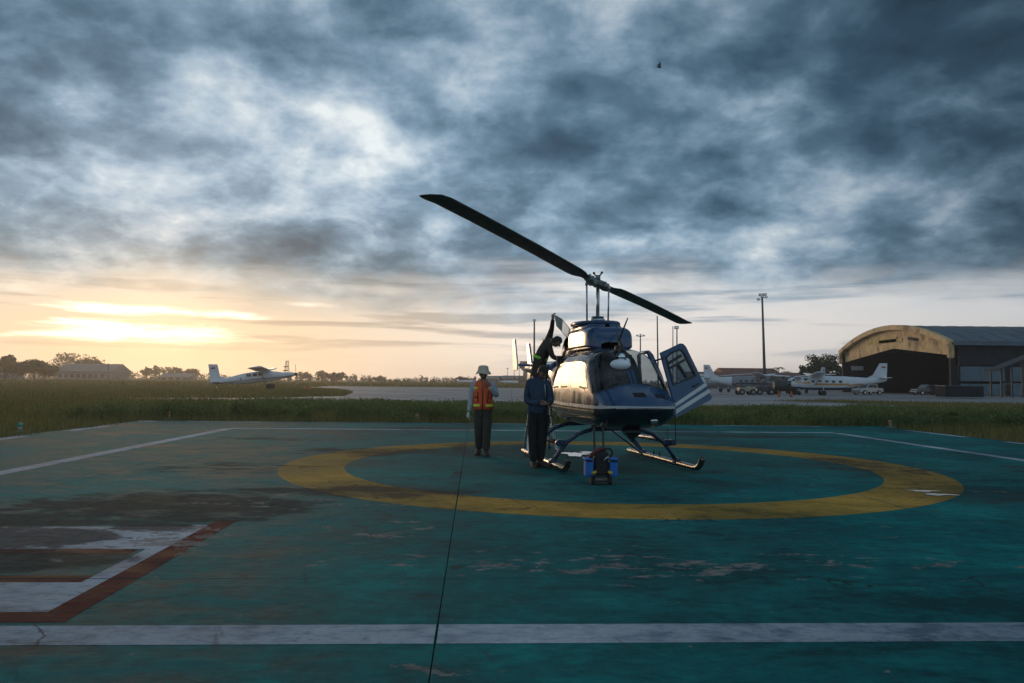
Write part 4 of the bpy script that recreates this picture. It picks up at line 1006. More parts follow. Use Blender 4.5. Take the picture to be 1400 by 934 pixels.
b = MB(); shoe(b, (-.09, -.10, 0), .3, 0); b.build('shoe', boots, m_t)
b = MB(); shoe(b, (.09, -.06, 0), .3, 0); b.build('shoe', boots, m_t)
w0, p0 = Vector(J['waist'][0]), Vector(J['pelvis'][0]); bx, by, bz = frame(w0-p0); c0 = lerp(p0, w0, .85); k = 28; vs = []
for t in (-.032, .032):
    for j in range(k):
        a = 2*math.pi*j/k; vs.append(c0+bz*t+bx*.180*math.cos(a)+by*.165*math.sin(a))
b = MB(); b.add(vs, [(j, (j+1) % k, k+(j+1) % k, k+j) for j in range(k)], 0, True); bl = b.build('reflective_belt', mat('green_strip', (.28, .75, .06), .5), m_t); q = bl.modifiers.new('thickness', 'SOLIDIFY'); q.thickness = .008

# ---- battery start cart
cp_ = G(821, 662); CBLUE = mat('blue_plastic', (.008, .13, .46), .4); yel = mat('yellow_cap', (.55, .38, .03), .5); redc = mat('red_cable', (.12, .012, .014), .5)
cart = thing('battery_cart', 'two wheeled battery start cart with tall black handles and blue battery boxes', 'cart', cp_, R(4))
CB = M['black_metal']
for s in (-1, 1):
    b = MB(); b.tube([(s*.065, .10, .08), (s*.065, .13, .40), (s*.068, .19, .80), (s*.07, .24, .86)], .017, 9); b.build('handle', CB, cart)
    b = MB(); b.cyl((s*.07, .19, .80), (s*.07, .26, .83), .034, 12); b.build('grip', M['rubber'], cart)
    b = MB(); b.tube([(s*.10, -.02, .075), (s*.15, -.02, .075)], .075, 18); w_ = b.build('wheel', M['rubber'], cart)
    b = MB(); b.tube([(s*.099, -.02, .075), (s*.152, -.02, .075)], .034, 12); b.build('rim', CB, w_)
    b = MB(); b.box((s*.175, .0, .225), (.115, .20, .21), bev=.012); bx_ = b.build('battery_box', CBLUE, cart)
    b = MB(); b.box((s*.185, .0, .365), (.13, .22, .03), bev=.008); b.build('box_lid', CBLUE, bx_)
    b = MB(); b.box((s*.18, -.02, .338), (.10, .17, .028), bev=.01); b.build('terminal_cover', M['rubber'], bx_)
    b = MB(); b.tube([(s*.145, -.105, .18), (s*.11, -.125, .17), (s*.09, -.12, .20)], .022, 8); b.build('connector', yel, cart)
b = MB(); b.box((0, .02, .30), (.20, .19, .34), bev=.02); b.build('charger_body', CB, cart)
for i in range(4):
    b = MB(); b.box((0, -.078, .26+.045*i), (.13, .012, .018), bev=.003); b.build('vent_slat', M['rubber'], cart)
b = MB(); b.box((0, -.03, .055), (.26, .20, .03)); b.build('toe_plate', CB, cart)
b = MB(); b.box((0, .0, .125), (.15, .23, .035)); b.build('axle_frame', CB, cart)
b = MB(); b.tube([(-.16, -.05, .37), (-.14, -.07, .43), (-.07, -.06, .48), (.0, -.04, .51), (.05, -.02, .50)], .03, 10); b.build('red_cable', redc, cart)
b = MB(); b.tube([(.10+.062*math.cos(a), -.04, .455+.06*math.sin(a)) for a in np.linspace(0, 2*math.pi, 25)], .014, 8, cap=False); b.build('cable_coil', M['rubber'], cart)
b = MB(); b.tube([(.02, -.085, .33), (.06, -.10, .38), (.10, -.09, .40)], .014, 7); b.build('jumper_lead', M['steel'], cart)
b = MB(); b.tube([(-.065, .19, .80), (-.02, .2, .76), (.068, .2, .745)], .008, 6); b.build('tie_cord', CB, cart)

# ================================================================== FAR AIRFIELD
def stations(prof, exp=2.4): return [(x, w, zc, hu, hl, exp, exp) for x, w, zc, hu, hl in prof]
def aeroplane(label, loc, rz, prof, paintf, mats, wing, fin, tail, wheels, windows, nose, group, strut=True, pitch=0., cat='aeroplane'):
    t = thing('aeroplane', label, cat, loc, rz, group); t.rotation_euler = (0, pitch, rz)
    pr = loft_parts(loft_grid(stations(prof), 70, 28), lambda x, y, z: ('f', paintf(x, y, z)))
    fu = pr['f'].build('fuselage', mats, t)
    xw, zw, cr, ct, sp, dih = wing
    for s in (-1, 1):
        b = MB(); vs = []; k = 8
        for yy, c, dz in ((.35, cr, 0), (sp*.55, cr*.97, dih*.55), (sp*.96, ct, dih), (sp, ct*.7, dih+.02)):
            for a_, h_ in ((0, 0), (.08, .06), (.3, .1), (.7, .05), (1, 0), (.7, -.02), (.3, -.03), (.08, -.03)): vs.append((xw+cr/2-a_*c, s*yy, zw+dz+h_*c))
        b.add(vs, [(i*k+j, i*k+(j+1) % k, (i+1)*k+(j+1) % k, (i+1)*k+j) for i in range(3) for j in range(k)], 0, True); b.add(vs[-k:], [tuple(range(k))]); b.build('wing', mats[0], t)
        if strut:
            b = MB(); b.bar((xw+.1, s*.6, zw-1.25), (xw+.05, s*sp*.5, zw+dih*.5), .05, .14, 0, (1, 0, 0)); b.build('wing_strut', mats[0], t)
        b = MB(); xt, zt, ctl, spt = tail; b.prism([(xt, 0), (xt-ctl*.75, 0), (xt-ctl*.7, spt), (xt-ctl*.2, spt)], .09, (0, 0, zt), (1, 0, 0), (0, s, 0)); b.build('tailplane', mats[0], t)
    b = MB(); b.prism(fin, .12, (0, .06, 0), (1, 0, 0), (0, 0, 1)); fo = b.build('fin', mats[0], t)
    xf = sum(q[0] for q in fin)/len(fin); zf_ = max(q[1] for q in fin)
    for s in (-1, 1):
        b = MB(); b.box((fin[2][0]*.5+fin[3][0]*.5, s*.075, zf_-.55), (.5, .02, .22)); b.build('flag_mark', M['red_plane'], fo)
    for x, y, r in wheels:
        b = MB(); b.tube([(x, y-.1, r), (x, y+.1, r)], r, 14); w = b.build('wheel', M['rubber'], t)
        b = MB(); b.bar((x, y, r), (x-.1, y*.35, r+.75), .10, .06); b.build('gear_leg', mats[0], w)
    for x0, x1, z0, z1, yv in windows:
        for s in (-1, 1):
            b = MB(); b.prism([(x0, z0), (x1, z0), (x1, z1), (x0, z1)], .05, (0, s*yv+.025, 0), (1, 0, 0), (0, 0, 1)); b.build('window', M['dark_glass2'], t)
    b = MB(); nx, nz, rr = nose; b.tube([(nx-.1, 0, nz), (nx+.15, 0, nz), (nx+.4, 0, nz)], [.2, .18, .03], 12); pp = b.build('spinner', M['black_metal'], t)
    for k in range(3):
        a = 2*math.pi*k/3+math.pi/2; d = Vector((0, math.cos(a), math.sin(a))); b = MB(); b.bar(Vector((nx+.1, 0, nz))+d*.1, Vector((nx+.1, 0, nz))+d*rr, .16, .04, 0, (1, 0, 0)); b.build('propeller_blade', M['black_metal'], pp)
    return t
M['dark_glass2'] = mat('plane_window', (.03, .04, .05), .12, 0, .05)
CAR = [(3.6, .10, 1.55, .1, .1), (3.4, .42, 1.55, .36, .40), (2.6, .55, 1.58, .42, .58), (1.9, .68, 1.6, .52, .75), (1.2, .78, 1.65, .98, .85), (.2, .80, 1.68, 1.05, .9), (-3.2, .78, 1.7, 1.0, .88), (-4.6, .62, 1.78, .85, .62), (-6.5, .35, 1.95, .55, .35), (-8.4, .12, 2.1, .3, .18), (-8.9, .04, 2.15, .1, .06)]
CFIN = [(-6.0, 2.3), (-7.2, 2.9), (-8.1, 4.55), (-9.05, 4.55), (-8.95, 2.1), (-8.0, 2.0)]
def car_paint(x, y, z):
    if z < 1.15: return 1
    if abs(z-(1.52+.02*(x+3)**2*.5)) < .10 and -6 < x < 3: return 2
    return 0
CWIN = [(.9-.9*i-.42, .9-.9*i, 1.78, 2.12, .765) for i in range(5)]+[(1.25, 1.8, 1.95, 2.4, .62)]
WH = [(1.0, -1.6, .34), (1.0, 1.6, .34), (3.1, 0, .28)]
# the white and blue caravan type nearest the hangar
pc_ = P(1118, 541, 112)
aeroplane('white high wing aeroplane with orange stripe and dark blue belly beside the hangar door', (pc_.x, pc_.y, GZ), R(180-14), CAR, car_paint, [M['white_plane'], M['navy_plane'], M['orange_plane']], (.2, 2.72, 1.9, 1.15, 7.6, .42), CFIN, (-8.0, 2.5, 1.5, 3.0), [(-.6, -1.6, .36), (-.6, 1.6, .36), (2.5, 0, .30)], CWIN, (3.6, 1.55, 1.3), 'aeroplanes parked on the apron')
pb_ = P(1088, 539, 134)
aeroplane('white aeroplane with a bright blue nose stripe parked behind the orange striped one', (pb_.x, pb_.y, GZ), R(180+38), CAR, lambda x, y, z: 1 if abs(z-1.72-.05*x) < .22 else 0, [M['white_plane'], M['blue_plane']], (.2, 2.72, 1.9, 1.15, 7.6, .42), CFIN, (-8.0, 2.5, 1.5, 3.0), [(-.6, -1.6, .36), (-.6, 1.6, .36), (2.5, 0, .30)], CWIN, (3.6, 1.55, 1.3), 'aeroplanes parked on the apron')
pd_ = P(1040, 540, 126)
aeroplane('grey aeroplane with pale tail parked in front of the tall floodlight mast', (pd_.x, pd_.y, GZ), R(180+152), CAR, lambda x, y, z: 0 if x < -4.4 else (2 if abs(z-1.5) < .1 else 1), [M['white_plane'], M['grey_plane'], M['navy_plane']], (.2, 2.72, 1.9, 1.15, 7.6, .42), CFIN, (-8.0, 2.5, 1.5, 3.0), [(-.6, -1.6, .36), (-.6, 1.6, .36), (2.5, 0, .30)], CWIN, (3.6, 1.55, 1.3), 'aeroplanes parked on the apron')
pe_ = P(981, 538.5, 142)
aeroplane('white and grey aeroplane showing beyond the open cockpit door', (pe_.x, pe_.y, GZ), R(25), CAR, lambda x, y, z: 1 if z < 1.6 else 0, [M['white_plane'], M['grey_plane']], (.2, 2.72, 1.9, 1.15, 7.6, .42), CFIN, (-8.0, 2.5, 1.5, 3.0), [(-.6, -1.6, .36), (-.6, 1.6, .36), (2.5, 0, .30)], CWIN, (3.6, 1.55, 1.3), 'aeroplanes parked on the apron')
# tail-dragger on the left
POR = [(4.9, .12, 1.75, .12, .12), (4.6, .30, 1.75, .28, .3), (3.4, .48, 1.70, .42, .42), (2.2, .58, 1.72, .62, .6), (1.4, .60, 1.76, .75, .72), (-1.2, .58, 1.66, .72, .68), (-3.0, .42, 1.55, .52, .48), (-5.0, .22, 1.45, .35, .25), (-5.6, .10, 1.45, .2, .15)]
PFIN = [(-3.6, 1.8), (-4.5, 2.2), (-4.75, 3.75), (-5.85, 3.85), (-5.75, 1.4), (-5.0, 1.3)]
pp_ = P(352, 527.5, 104)
pt = aeroplane('white tail dragger aeroplane with square fin parked on the grass at the left', (pp_.x, pp_.y, GZ), R(10), POR, lambda x, y, z: 1 if abs(z-1.42-.03*x) < .07 else 0, [M['white_plane'], M['grey_plane']], (.9, 2.50, 1.9, 1.9, 7.6, .30), PFIN, (-4.6, 1.55, 1.5, 2.6), [(1.7, -1.5, .40), (1.7, 1.5, .40), (-4.9, 0, .2)], [(.9-.75*i-.55, .9-.75*i, 1.85, 2.25, .575) for i in range(3)], (4.9, 1.75, 1.3), None, True, R(-5))
for i in range(5):
    b = MB(); b.box((-1.9-.32*i, -.53+.05*i, 1.62-.02*i), (.2, .03, .3)); b.build('registration_letter', M['grey_plane'], pt)

# small far aircraft
for px, py, Y, sc, rz, lb in ((637, 522.5, 330, 1.0, R(180), 'tiny far white airliner with red tail left of the man in the hat'), (697, 523, 300, 1.0, R(15), 'tiny far white jet between the two standing men')):
    p = P(px, py, Y); t = thing('airliner', lb, 'aeroplane', (p.x, p.y, GZ), rz, 'far aircraft on the horizon'); t.scale = (.5, .5, .5)
    b = MB(); b.tube([(7, 0, 2.2), (6, 0, 2.3), (-4, 0, 2.4), (-8, 0, 3.0)], [.3, 1.1, 1.1, .2], 12); b.build('fuselage', M['white_plane'], t)
    b = MB(); b.prism([(-5.2, 3.2), (-7.2, 6.4), (-8.6, 6.4), (-7.8, 3.)], .2, (0, .1, 0), (1, 0, 0), (0, 0, 1)); b.build('fin', M['red_plane'] if px < 660 else M['navy_plane'], t)
    b = MB(); b.prism([(1.5, -8), (0, -8), (-1.5, 0), (0, 8), (1.5, 8), (2.5, 0)], .15, (0, 0, 1.9), (1, 0, 0), (0, 1, 0)); b.build('wing', M['white_plane'], t)

# ---- hangar
hx, hy0, hy1 = 69.0, 125.0, 166.5
han = thing('hangar', 'large arched roof hangar with a sunlit golden gable and dark open door', 'hangar', (hx, (hy0+hy1)/2, GZ), 0)
HW = (hy1-hy0)/2; HLEN = 95.
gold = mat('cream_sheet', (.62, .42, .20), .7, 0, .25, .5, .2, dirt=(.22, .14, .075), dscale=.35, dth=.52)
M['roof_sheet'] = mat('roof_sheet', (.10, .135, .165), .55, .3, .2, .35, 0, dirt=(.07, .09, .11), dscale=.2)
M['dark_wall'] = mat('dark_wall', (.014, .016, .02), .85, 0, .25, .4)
M['panel_blue'] = mat('panel_blue', (.10, .15, .18), .7, 0, .2, .6)
EZ, AZ = 8.5, 12.3
def archz(y): return EZ+(AZ-EZ)*(1-abs(y/HW)**2.0)
ys = np.linspace(-HW, HW, 33)
b = MB(); vs = []
for i, y in enumerate(ys):
    for x in (.4, HLEN): vs.append((x, y, archz(y)))
    for x in (.4, HLEN): vs.append((x, y, archz(y)-.35))
fs = []
for i in range(32): fs += [(4*i, 4*i+1, 4*i+5, 4*i+4), (4*i+2, 4*i+6, 4*i+7, 4*i+3)]
b.add(vs, fs, 0, True); rf = b.build('roof', M['roof_sheet'], han)
for k in range(1, 32):
    b = MB(); x = .4+HLEN*k/32
    pts = [(x, y, archz(y)+.02) for y in ys[:17]]
    for p, q in zip(pts[:-1:2], pts[2::2]): b.bar(p, q, .10, .08)
    b.build('roof_seam', M['roof_sheet'], rf)
# gable sheet above the door, built from upright sheets
def doorz(y): return 6.2+2.0*max(0, 1-abs(y+1)/HW)
NP = 30
for k in range(NP):
    y0, y1 = -HW+.9+(2*HW-1.8)*k/NP, -HW+.9+(2*HW-1.8)*(k+1)/NP-.03
    b = MB(); b.prism([(y0, doorz(y0)), (y1, doorz(y1)), (y1, archz(y1)-.75), (y0, archz(y0)-.75)], .09+.025*(k % 3), (.35, 0, 0), (0, 1, 0), (0, 0, 1)); b.build('gable_sheet', gold, han)
b = MB(); vs = []
for y in ys:
    for x, dz in ((-.55, .12), (-.55, -.75), (.3, -.75), (.3, .12)): vs.append((x, y*1.012, archz(y)+dz))
fs = [(4*i+a, 4*i+(a+1) % 4, 4*i+4+(a+1) % 4, 4*i+4+a) for i in range(32) for a in range(4)]
b.add(vs, fs, 0, False); b.add(vs[:4], [(0, 1, 2, 3)]); b.add(vs[-4:], [(0, 1, 2, 3)]); b.build('arch_trim', gold, han)
for s in (-1, 1):
    b = MB(); b.box((-.1, s*(HW+.05), EZ-1.5), (.9, .8, 2.3), bev=.15); b.build('trim_return', gold, han)
    b = MB(); b.box((.25, s*(HW-.35), 3.1), (.6, .6, 6.2)); b.build('door_column', M['dark_wall'], han)
for y0, y1, z0, z1 in ((-4.5, 4.5, 9.3, 9.9), (-2.5, 9.5, 9.35, 10.3)):
    b = MB(); b.box((.30, (y0+y1)/2, (z0+z1)/2), (.06, y1-y0, z1-z0)); b.build('faded_sign_board', mat('faded_board', (.52, .37, .10), .7, 0, .35, .9, dirt=(.40, .29, .15), dscale=.8, dth=.5), han)
b = MB(); b.box((.27, -8.3, 9.55), (.08, 3.4, .55), rot=Matrix.Rotation(.12, 3, 'X')); b.build('torn_panel', M['dark_wall'], han)
# walls: far side, back and the long side facing the pad
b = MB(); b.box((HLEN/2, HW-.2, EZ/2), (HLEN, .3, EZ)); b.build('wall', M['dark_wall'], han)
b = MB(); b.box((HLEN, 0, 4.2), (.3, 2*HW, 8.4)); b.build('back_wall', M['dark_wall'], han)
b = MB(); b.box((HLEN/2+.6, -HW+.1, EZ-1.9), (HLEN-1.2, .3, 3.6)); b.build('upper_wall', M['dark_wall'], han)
b = MB(); b.box((HLEN/2, -HW-.55, EZ-.35), (HLEN, 1.2, .5)); b.build('gutter', M['roof_sheet'], han)
for k in range(12):
    x0 = 1.0+7.8*k
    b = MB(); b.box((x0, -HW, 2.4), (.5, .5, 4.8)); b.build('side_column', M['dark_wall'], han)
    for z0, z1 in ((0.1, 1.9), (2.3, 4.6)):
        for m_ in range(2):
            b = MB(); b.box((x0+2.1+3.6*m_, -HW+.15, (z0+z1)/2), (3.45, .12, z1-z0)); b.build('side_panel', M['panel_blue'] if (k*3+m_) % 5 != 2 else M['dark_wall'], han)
b = MB(); b.box((3., HW-.5, 5.0), (2.4, .3, .9)); b.build('high_window', M['white_pod'], han)
for x, y in ((8, -4), (11, 3)):
    b = MB(); b.ell((x, y, 8.9), (.25, .25, .2)); b.cyl((x, y, 9.0), (x, y, 10.5), .05, 6); b.build('bay_lamp', M['white_pod'], han)
# walkway canopy at the right
M['canopy_steel'] = mat('canopy_steel', (.022, .028, .034), .6, .2)
wk = P(1392, 548, 112); wk.z = GZ
cn = thing('walkway_canopy', 'dark steel walkway canopy with sloping roof in front of the hangar side', 'canopy', wk, 0)
for i in range(4):
    x = -2.3+1.5*i; hh = 3.9+.62*i
    for y in (0, 2.4):
        b = MB(); b.box((x, y, hh/2), (.2, .2, hh)); b.build('post', M['canopy_steel'], cn)
b = MB(); b.bar((-3.1, 1.2, 3.75), (3., 1.2, 6.2), 3.0, .14, 0, (0, 0, 1)); b.build('roof', M['canopy_steel'], cn)
for i in range(5):
    b = MB(); b.box((-1.9+.95*i, -.13, 1.9), (.75, .06, .22)); b.build('rail_board', M['lamp_metal'], cn)
# dark container and kerb in front of the hangar side
cbx = P(1312, 551, 98)
t = thing('container', 'long low dark container standing on the verge before the hangar side', 'container', (cbx.x, cbx.y, GZ), R(2))
b = MB(); b.box((0, 0, .85), (4.8, 2.2, 1.3), bev=.04); b.build('box', M['dark_wall'], t)
for i in range(14):
    b = MB(); b.box((-2.2+.338*i, -1.11, .85), (.14, .05, 1.15)); b.build('rib', M['dark_wall'], t)
b = MB(); b.box((0, 0, 1.54), (4.9, 2.3, .08)); b.build('lid', M['lamp_metal'], t)

# ---- terminal with red roof behind the apron
def long_house(label, x0, x1, y, hw, hr, wallm, roofm, nwin, dep=10, cat='building', rz=0):
    t = thing('long_building', label, cat, ((x0+x1)/2, y, GZ), rz); L = x1-x0
    b = MB(); b.box((0, dep/2, hw/2), (L, dep, hw)); b.build('wall', wallm, t)
    b = MB(); b.prism([(-.8, hw), (dep+.8, hw), (dep/2, hr)], L+1.6, (-L/2-.8, 0, 0), (0, 1, 0), (0, 0, 1)); b.build('roof', roofm, t)
    for i in range(nwin):
        x = -L/2+L*(i+.5)/nwin; b = MB(); b.box((x, -.02, hw*.52), (L/nwin*.62, .12, hw*.42)); w = b.build('window', M['dark_glass2'], t)
        b = MB(); b.box((x, -.06, hw*.30), (L/nwin*.7, .2, .12)); b.build('sill', wallm, w)
    return t
red_roof = mat('red_roof', (.16, .045, .03), .75, 0, .2, .4); pale_wall = mat('pale_wall', (.16, .165, .17), .85, 0, .15, .3); tin = mat('tin_roof', (.15, .15, .155), .5, .2, .15, .3)
a, c = P(945, 520, 215), P(1165, 520, 215)
long_house('long grey terminal with low red roof behind the parked aeroplanes', a.x, c.x, 215, 3.5, 4.7, pale_wall, red_roof, 34, 14)
a, c = P(992, 520, 245), P(1062, 520, 245)
long_house('taller red roofed block rising behind the long grey terminal', a.x, c.x, 245, 4.9, 6.4, mat('ochre_wall', (.35, .25, .13), .8), red_roof, 10, 12)
a, c = P(78, 512, 330), P(152, 512, 330)
long_house('low tin roofed shed under the trees at the far left', a.x, c.x, 330, 3.6, 7.0, pale_wall, tin, 9, 16)
a, c = P(-10, 512, 300), P(15, 512, 300)
long_house('small pale shed at the left edge below the dark trees', a.x, c.x, 300, 2.4, 3.6, pale_wall, tin, 3, 8)
a, c = P(219, 512, 380), P(258, 512, 380)
long_house('pale low building in the middle of the left tree line', a.x, c.x, 380, 1.8, 3.6, pale_wall, tin, 4, 10)
# control tower
p = P(719, 520, 420); t = thing('control_tower', 'far grey control tower with flared glazed cab behind the mechanic', 'tower', (p.x, p.y, GZ))
b = MB(); b.tube([(0, 0, 0), (0, 0, 7)], [1.7, 1.5], 10); b.build('shaft', pale_wall, t)
b = MB(); b.tube([(0, 0, 7), (0, 0, 7.6), (0, 0, 11.2), (0, 0, 11.5)], [1.6, 2.4, 3.2, 3.2], 8, smooth=False); b.build('cab', M['grey_plane'], t)
b = MB(); b.tube([(0, 0, 11.5), (0, 0, 12.)], [3.5, 3.3], 8, smooth=False); b.build('roof', pale_wall, t)
for i in range(8):
    a = 2*math.pi*(i+.5)/8; b = MB(); b.bar((2.66*math.cos(a), 2.66*math.sin(a), 8.2), (3.08*math.cos(a), 3.08*math.sin(a), 11.), 1.7, .1, 0, (-math.sin(a), math.cos(a), 0)); b.build('cab_window', M['dark_glass2'], t)
# hazy low sheds far centre
for px0, px1, Y, hh, lb in ((662, 690, 380, 4.0, 'far low grey hall right of the man in the hat'), (690, 716, 410, 4.4, 'far low pale hall beside the control tower')):
    a, c = P(px0, 520, Y), P(px1, 520, Y); long_house(lb, a.x, c.x, Y, 2.6, hh, pale_wall, tin, 4, 9)

# ---- masts, poles
def mast(label, pxb, pyt, Y, r, heads, lean=0., name='light_mast', cat='light mast', group=None, pxt=None):
    p = P(pxb, 520, Y); top = P(pxt or pxb, pyt, Y); t = thing(name, label, cat, (p.x, p.y, GZ), 0, group); h_ = top.z-GZ; dx = top.x-p.x
    b = MB(); b.tube([(0, 0, 0), (dx*.5, 0, h_*.5), (dx, 0, h_)], [r, r*.8, r*.55], 10); b.build('pole', M['lamp_metal'], t)
    b = MB(); b.cyl((0, 0, 0), (0, 0, .35), r*2, 10); b.build('base', M['concrete'], t)
    for hx_, hz, sz in heads:
        b = MB(); b.box((dx+hx_, -.1, h_+hz), (sz, sz*.8, sz*.7), bev=sz*.1); l = b.build('lamp_head', M['lamp_metal'], t)
        b = MB(); b.bar((dx, 0, h_+hz-.1), (dx+hx_, -.1, h_+hz), .08, .08); b.build('arm', M['lamp_metal'], l)
        b = MB(); b.box((dx+hx_, -.1-sz*.41, h_+hz), (sz*.8, .02, sz*.5)); b.build('lens', M['lens'], l)
    return t
m_ = mast('tall grey floodlight mast rising above the aeroplanes', 1046, 404, 150, .30, [(-.75, -.75, .6), (.45, .15, .7), (-.35, .1, .7), (.75, -.35, .5), (0, -.2, .6)], pxt=1042)
b = MB(); b.cyl((-.55, 0, m_.children[0].bound_box[1][2]), (-.55, 0, m_.children[0].bound_box[1][2]+1.2), .03, 6); b.build('lightning_rod', M['lamp_metal'], m_)
mast('slender dark pole rising behind the back of the mechanic', 730.5, 438, 60, .10, [(0, .0, .24)], name='lamp_pole', cat='pole', group='slender poles on the apron')
mast('short twin lamp pole behind the helicopter cabin roof', 875.5, 459, 90, .11, [(-.36, .0, .26), (.36, .0, .26), (0, .12, .2)], name='lamp_pole', cat='pole', group='slender poles on the apron')
mast('thin tapered pole under the right rotor blade nearest the cabin', 900.5, 432, 46, .06, [], pxt=898.5, name='lamp_pole', cat='pole', group='slender poles on the apron')
mast('thin pole under the tip of the right rotor blade, left of a pair', 920, 446, 56, .05, [], name='lamp_pole', cat='pole', group='slender poles on the apron')
mast('thin lamp pole under the tip of the right rotor blade, right of a pair', 925.5, 448, 56, .07, [(-.05, .0, .3)], name='lamp_pole', cat='pole', group='slender poles on the apron')
for px, py, lb in ((703, 499, 'far thin mast left of the helicopter tail, leftmost of three'), (710, 499, 'far thin mast left of the helicopter tail, middle of three'), (694, 504, 'far thin mast between the standing men and the tail')):
    mast(lb, px, py, 330, .14, [(0, 0, .7)], name='lamp_pole', cat='pole', group='far masts on the horizon')
for px, py, Y, lb in ((392, 493, 300, 'lattice radio tower standing right of the tail dragger aeroplane'), (147, 497, 330, 'thin mast rising right of the tin roofed shed')):
    p = P(px, 520, Y); top = P(px, py, Y); h_ = top.z-GZ; t = thing('lattice_tower', lb, 'tower', (p.x, p.y, GZ))
    w = .9 if px > 200 else .3
    for sx in (-1, 1):
        for sy in (-1, 1):
            b = MB(); b.bar((sx*w, sy*w, 0), (sx*w*.4, sy*w*.4, h_), .14, .14); b.build('leg', M['lamp_metal'], t)
    for i in range(6):
        z0, z1 = h_*i/6, h_*(i+1)/6; w0, w1 = w*(1-.6*i/6), w*(1-.6*(i+1)/6); b = MB(); b.bar((-w0, -w0, z0), (w1, -w1, z1), .1, .1); b.build('brace', M['lamp_metal'], t)
    if px > 200:
        for zz, ww in ((.55, 1.9), (.72, 1.5)):
            b = MB(); b.box((-.5, 0, h_*zz), (ww, .4, .4)); b.build('antenna_panel', M['lamp_metal'], t)

# ---- vehicles and ground equipment
def pickup(label, loc, rz, body_m):
    t = thing('pickup_truck', label, 'pickup truck', loc, rz); bm_ = mat('pickup_paint', body_m, .25, .5, .05, 3, coat=.5)
    b = MB(); b.prism([(2.45, .45), (2.5, .75), (2.3, .98), (1.15, 1.08), (.45, 1.68), (-1.15, 1.70), (-1.35, 1.08), (-2.5, 1.05), (-2.55, .5)], 1.66, (0, .83, 0), (1, 0, 0), (0, 0, 1)); b.build('body', bm_, t)
    for s in (-1, 1):
        for nm, pl in (('windscreen_side', [(.95, 1.12), (.42, 1.60), (-.28, 1.62), (-.28, 1.12)]), ('rear_side_window', [(-.36, 1.12), (-.36, 1.62), (-1.02, 1.62), (-1.14, 1.12)])):
            b = MB(); b.prism(pl, .02, (0, s*.835+.01, 0), (1, 0, 0), (0, 0, 1)); b.build('side_window', M['dark_glass2'], t)
        for x in (1.55, -1.6):
            b = MB(); b.tube([(x, s*.84-.11, .36), (x, s*.84+.11, .36)], .37, 16); w = b.build('wheel', M['rubber'], t)
            b = MB(); b.tube([(x, s*.84-.115, .36), (x, s*.84+.115, .36)], .19, 10); b.build('rim', M['alu'], w)
        b = MB(); b.box((2.44, s*.6, .80), (.08, .34, .16)); b.build('headlight', M['lens'], t)
        b = MB(); b.box((-2.53, s*.7, .85), (.06, .14, .26)); b.build('tail_light', M['red_plane'], t)
    b = MB(); b.prism([(1.12, 1.10), (.48, 1.64), (.50, 1.66), (1.16, 1.11)], 1.4, (0, .7, 0), (1, 0, 0), (0, 0, 1)); b.build('windscreen', M['dark_glass2'], t)
    b = MB(); b.box((2.52, 0, .55), (.12, 1.66, .22), bev=.03); b.build('bumper', M['grey_plane'], t)
    return t
p = P(1186, 541, 124); pickup('silver pickup truck parked by the tail of the orange striped aeroplane', (p.x, p.y, GZ), R(205), (.45, .44, .42))
p = P(1268, 541, 128); pickup('dark pickup truck in the shade inside the hangar door', (p.x, p.y, GZ), R(190), (.10, .10, .11))
def tractor(label, px, py, Y, rz, col, cab):
    p = P(px, py, Y); t = thing('ground_tractor', label, 'tractor', (p.x, p.y, GZ), rz)
    cm = mat('tractor_paint', col, .5)
    b = MB(); b.box((.3, 0, .75), (2.2, 1.2, .6), bev=.08); b.box((1.1, 0, 1.0), (.9, 1.0, .3), bev=.06); b.build('body', cm, t)
    for x in (-.55, 1.05):
        for s in (-1, 1):
            b = MB(); b.tube([(x, s*.62-.12, .42), (x, s*.62+.12, .42)], .42, 14); w = b.build('wheel', M['rubber'], t)
            b = MB(); b.tube([(x, s*.62-.13, .42), (x, s*.62+.13, .42)], .2, 10); b.build('rim', M['grey_plane'], w)
    b = MB(); b.box((-.2, 0, 1.1), (.5, .6, .15), bev=.03); b.box((-.5, 0, 1.4), (.12, .6, .5), bev=.03); b.build('seat', M['rubber'], t)
    if cab:
        for sx in (-.75, .35):
            for s in (-1, 1):
                b = MB(); b.box((sx, s*.52, 1.5), (.06, .06, 1.)); b.build('cab_post', M['rubber'], t)
        b = MB(); b.box((-.2, 0, 2.02), (1.3, 1.2, .07)); b.build('cab_roof', cm, t)
tractor('small pale tow tractor on the apron below the grey aeroplane', 1017, 541.5, 108, R(8), (.30, .27, .2), False)
tractor('dark tow tractor with canopy right of the pale tractor', 1048, 541.5, 112, R(175), (.04, .045, .05), True)
tractor('dark service tractor with yellow body behind the helicopter tail', 756, 538, 78, R(80), (.35, .26, .03), True)
p = P(1073, 541, 116); t = thing('fuel_bowser', 'dark green fuel trailer under the wing of the grey aeroplane', 'fuel trailer', (p.x, p.y, GZ), R(5))
b = MB(); b.tube([(-1.7, 0, 1.3), (-1.6, 0, 1.3), (1.6, 0, 1.3), (1.7, 0, 1.3)], [.4, .75, .75, .4], 18); b.build('tank', mat('bowser_green', (.02, .035, .035), .5), t)
b = MB(); b.box((0, 0, .55), (3.8, 1.2, .15)); b.build('chassis', M['rubber'], t)
for x in (-1.2, 1.2):
    for s in (-1, 1):
        b = MB(); b.tube([(x, s*.6-.1, .36), (x, s*.6+.1, .36)], .36, 12); b.build('wheel', M['rubber'], t)
cone_m = mat('cone_orange', (.6, .12, .03), .6)
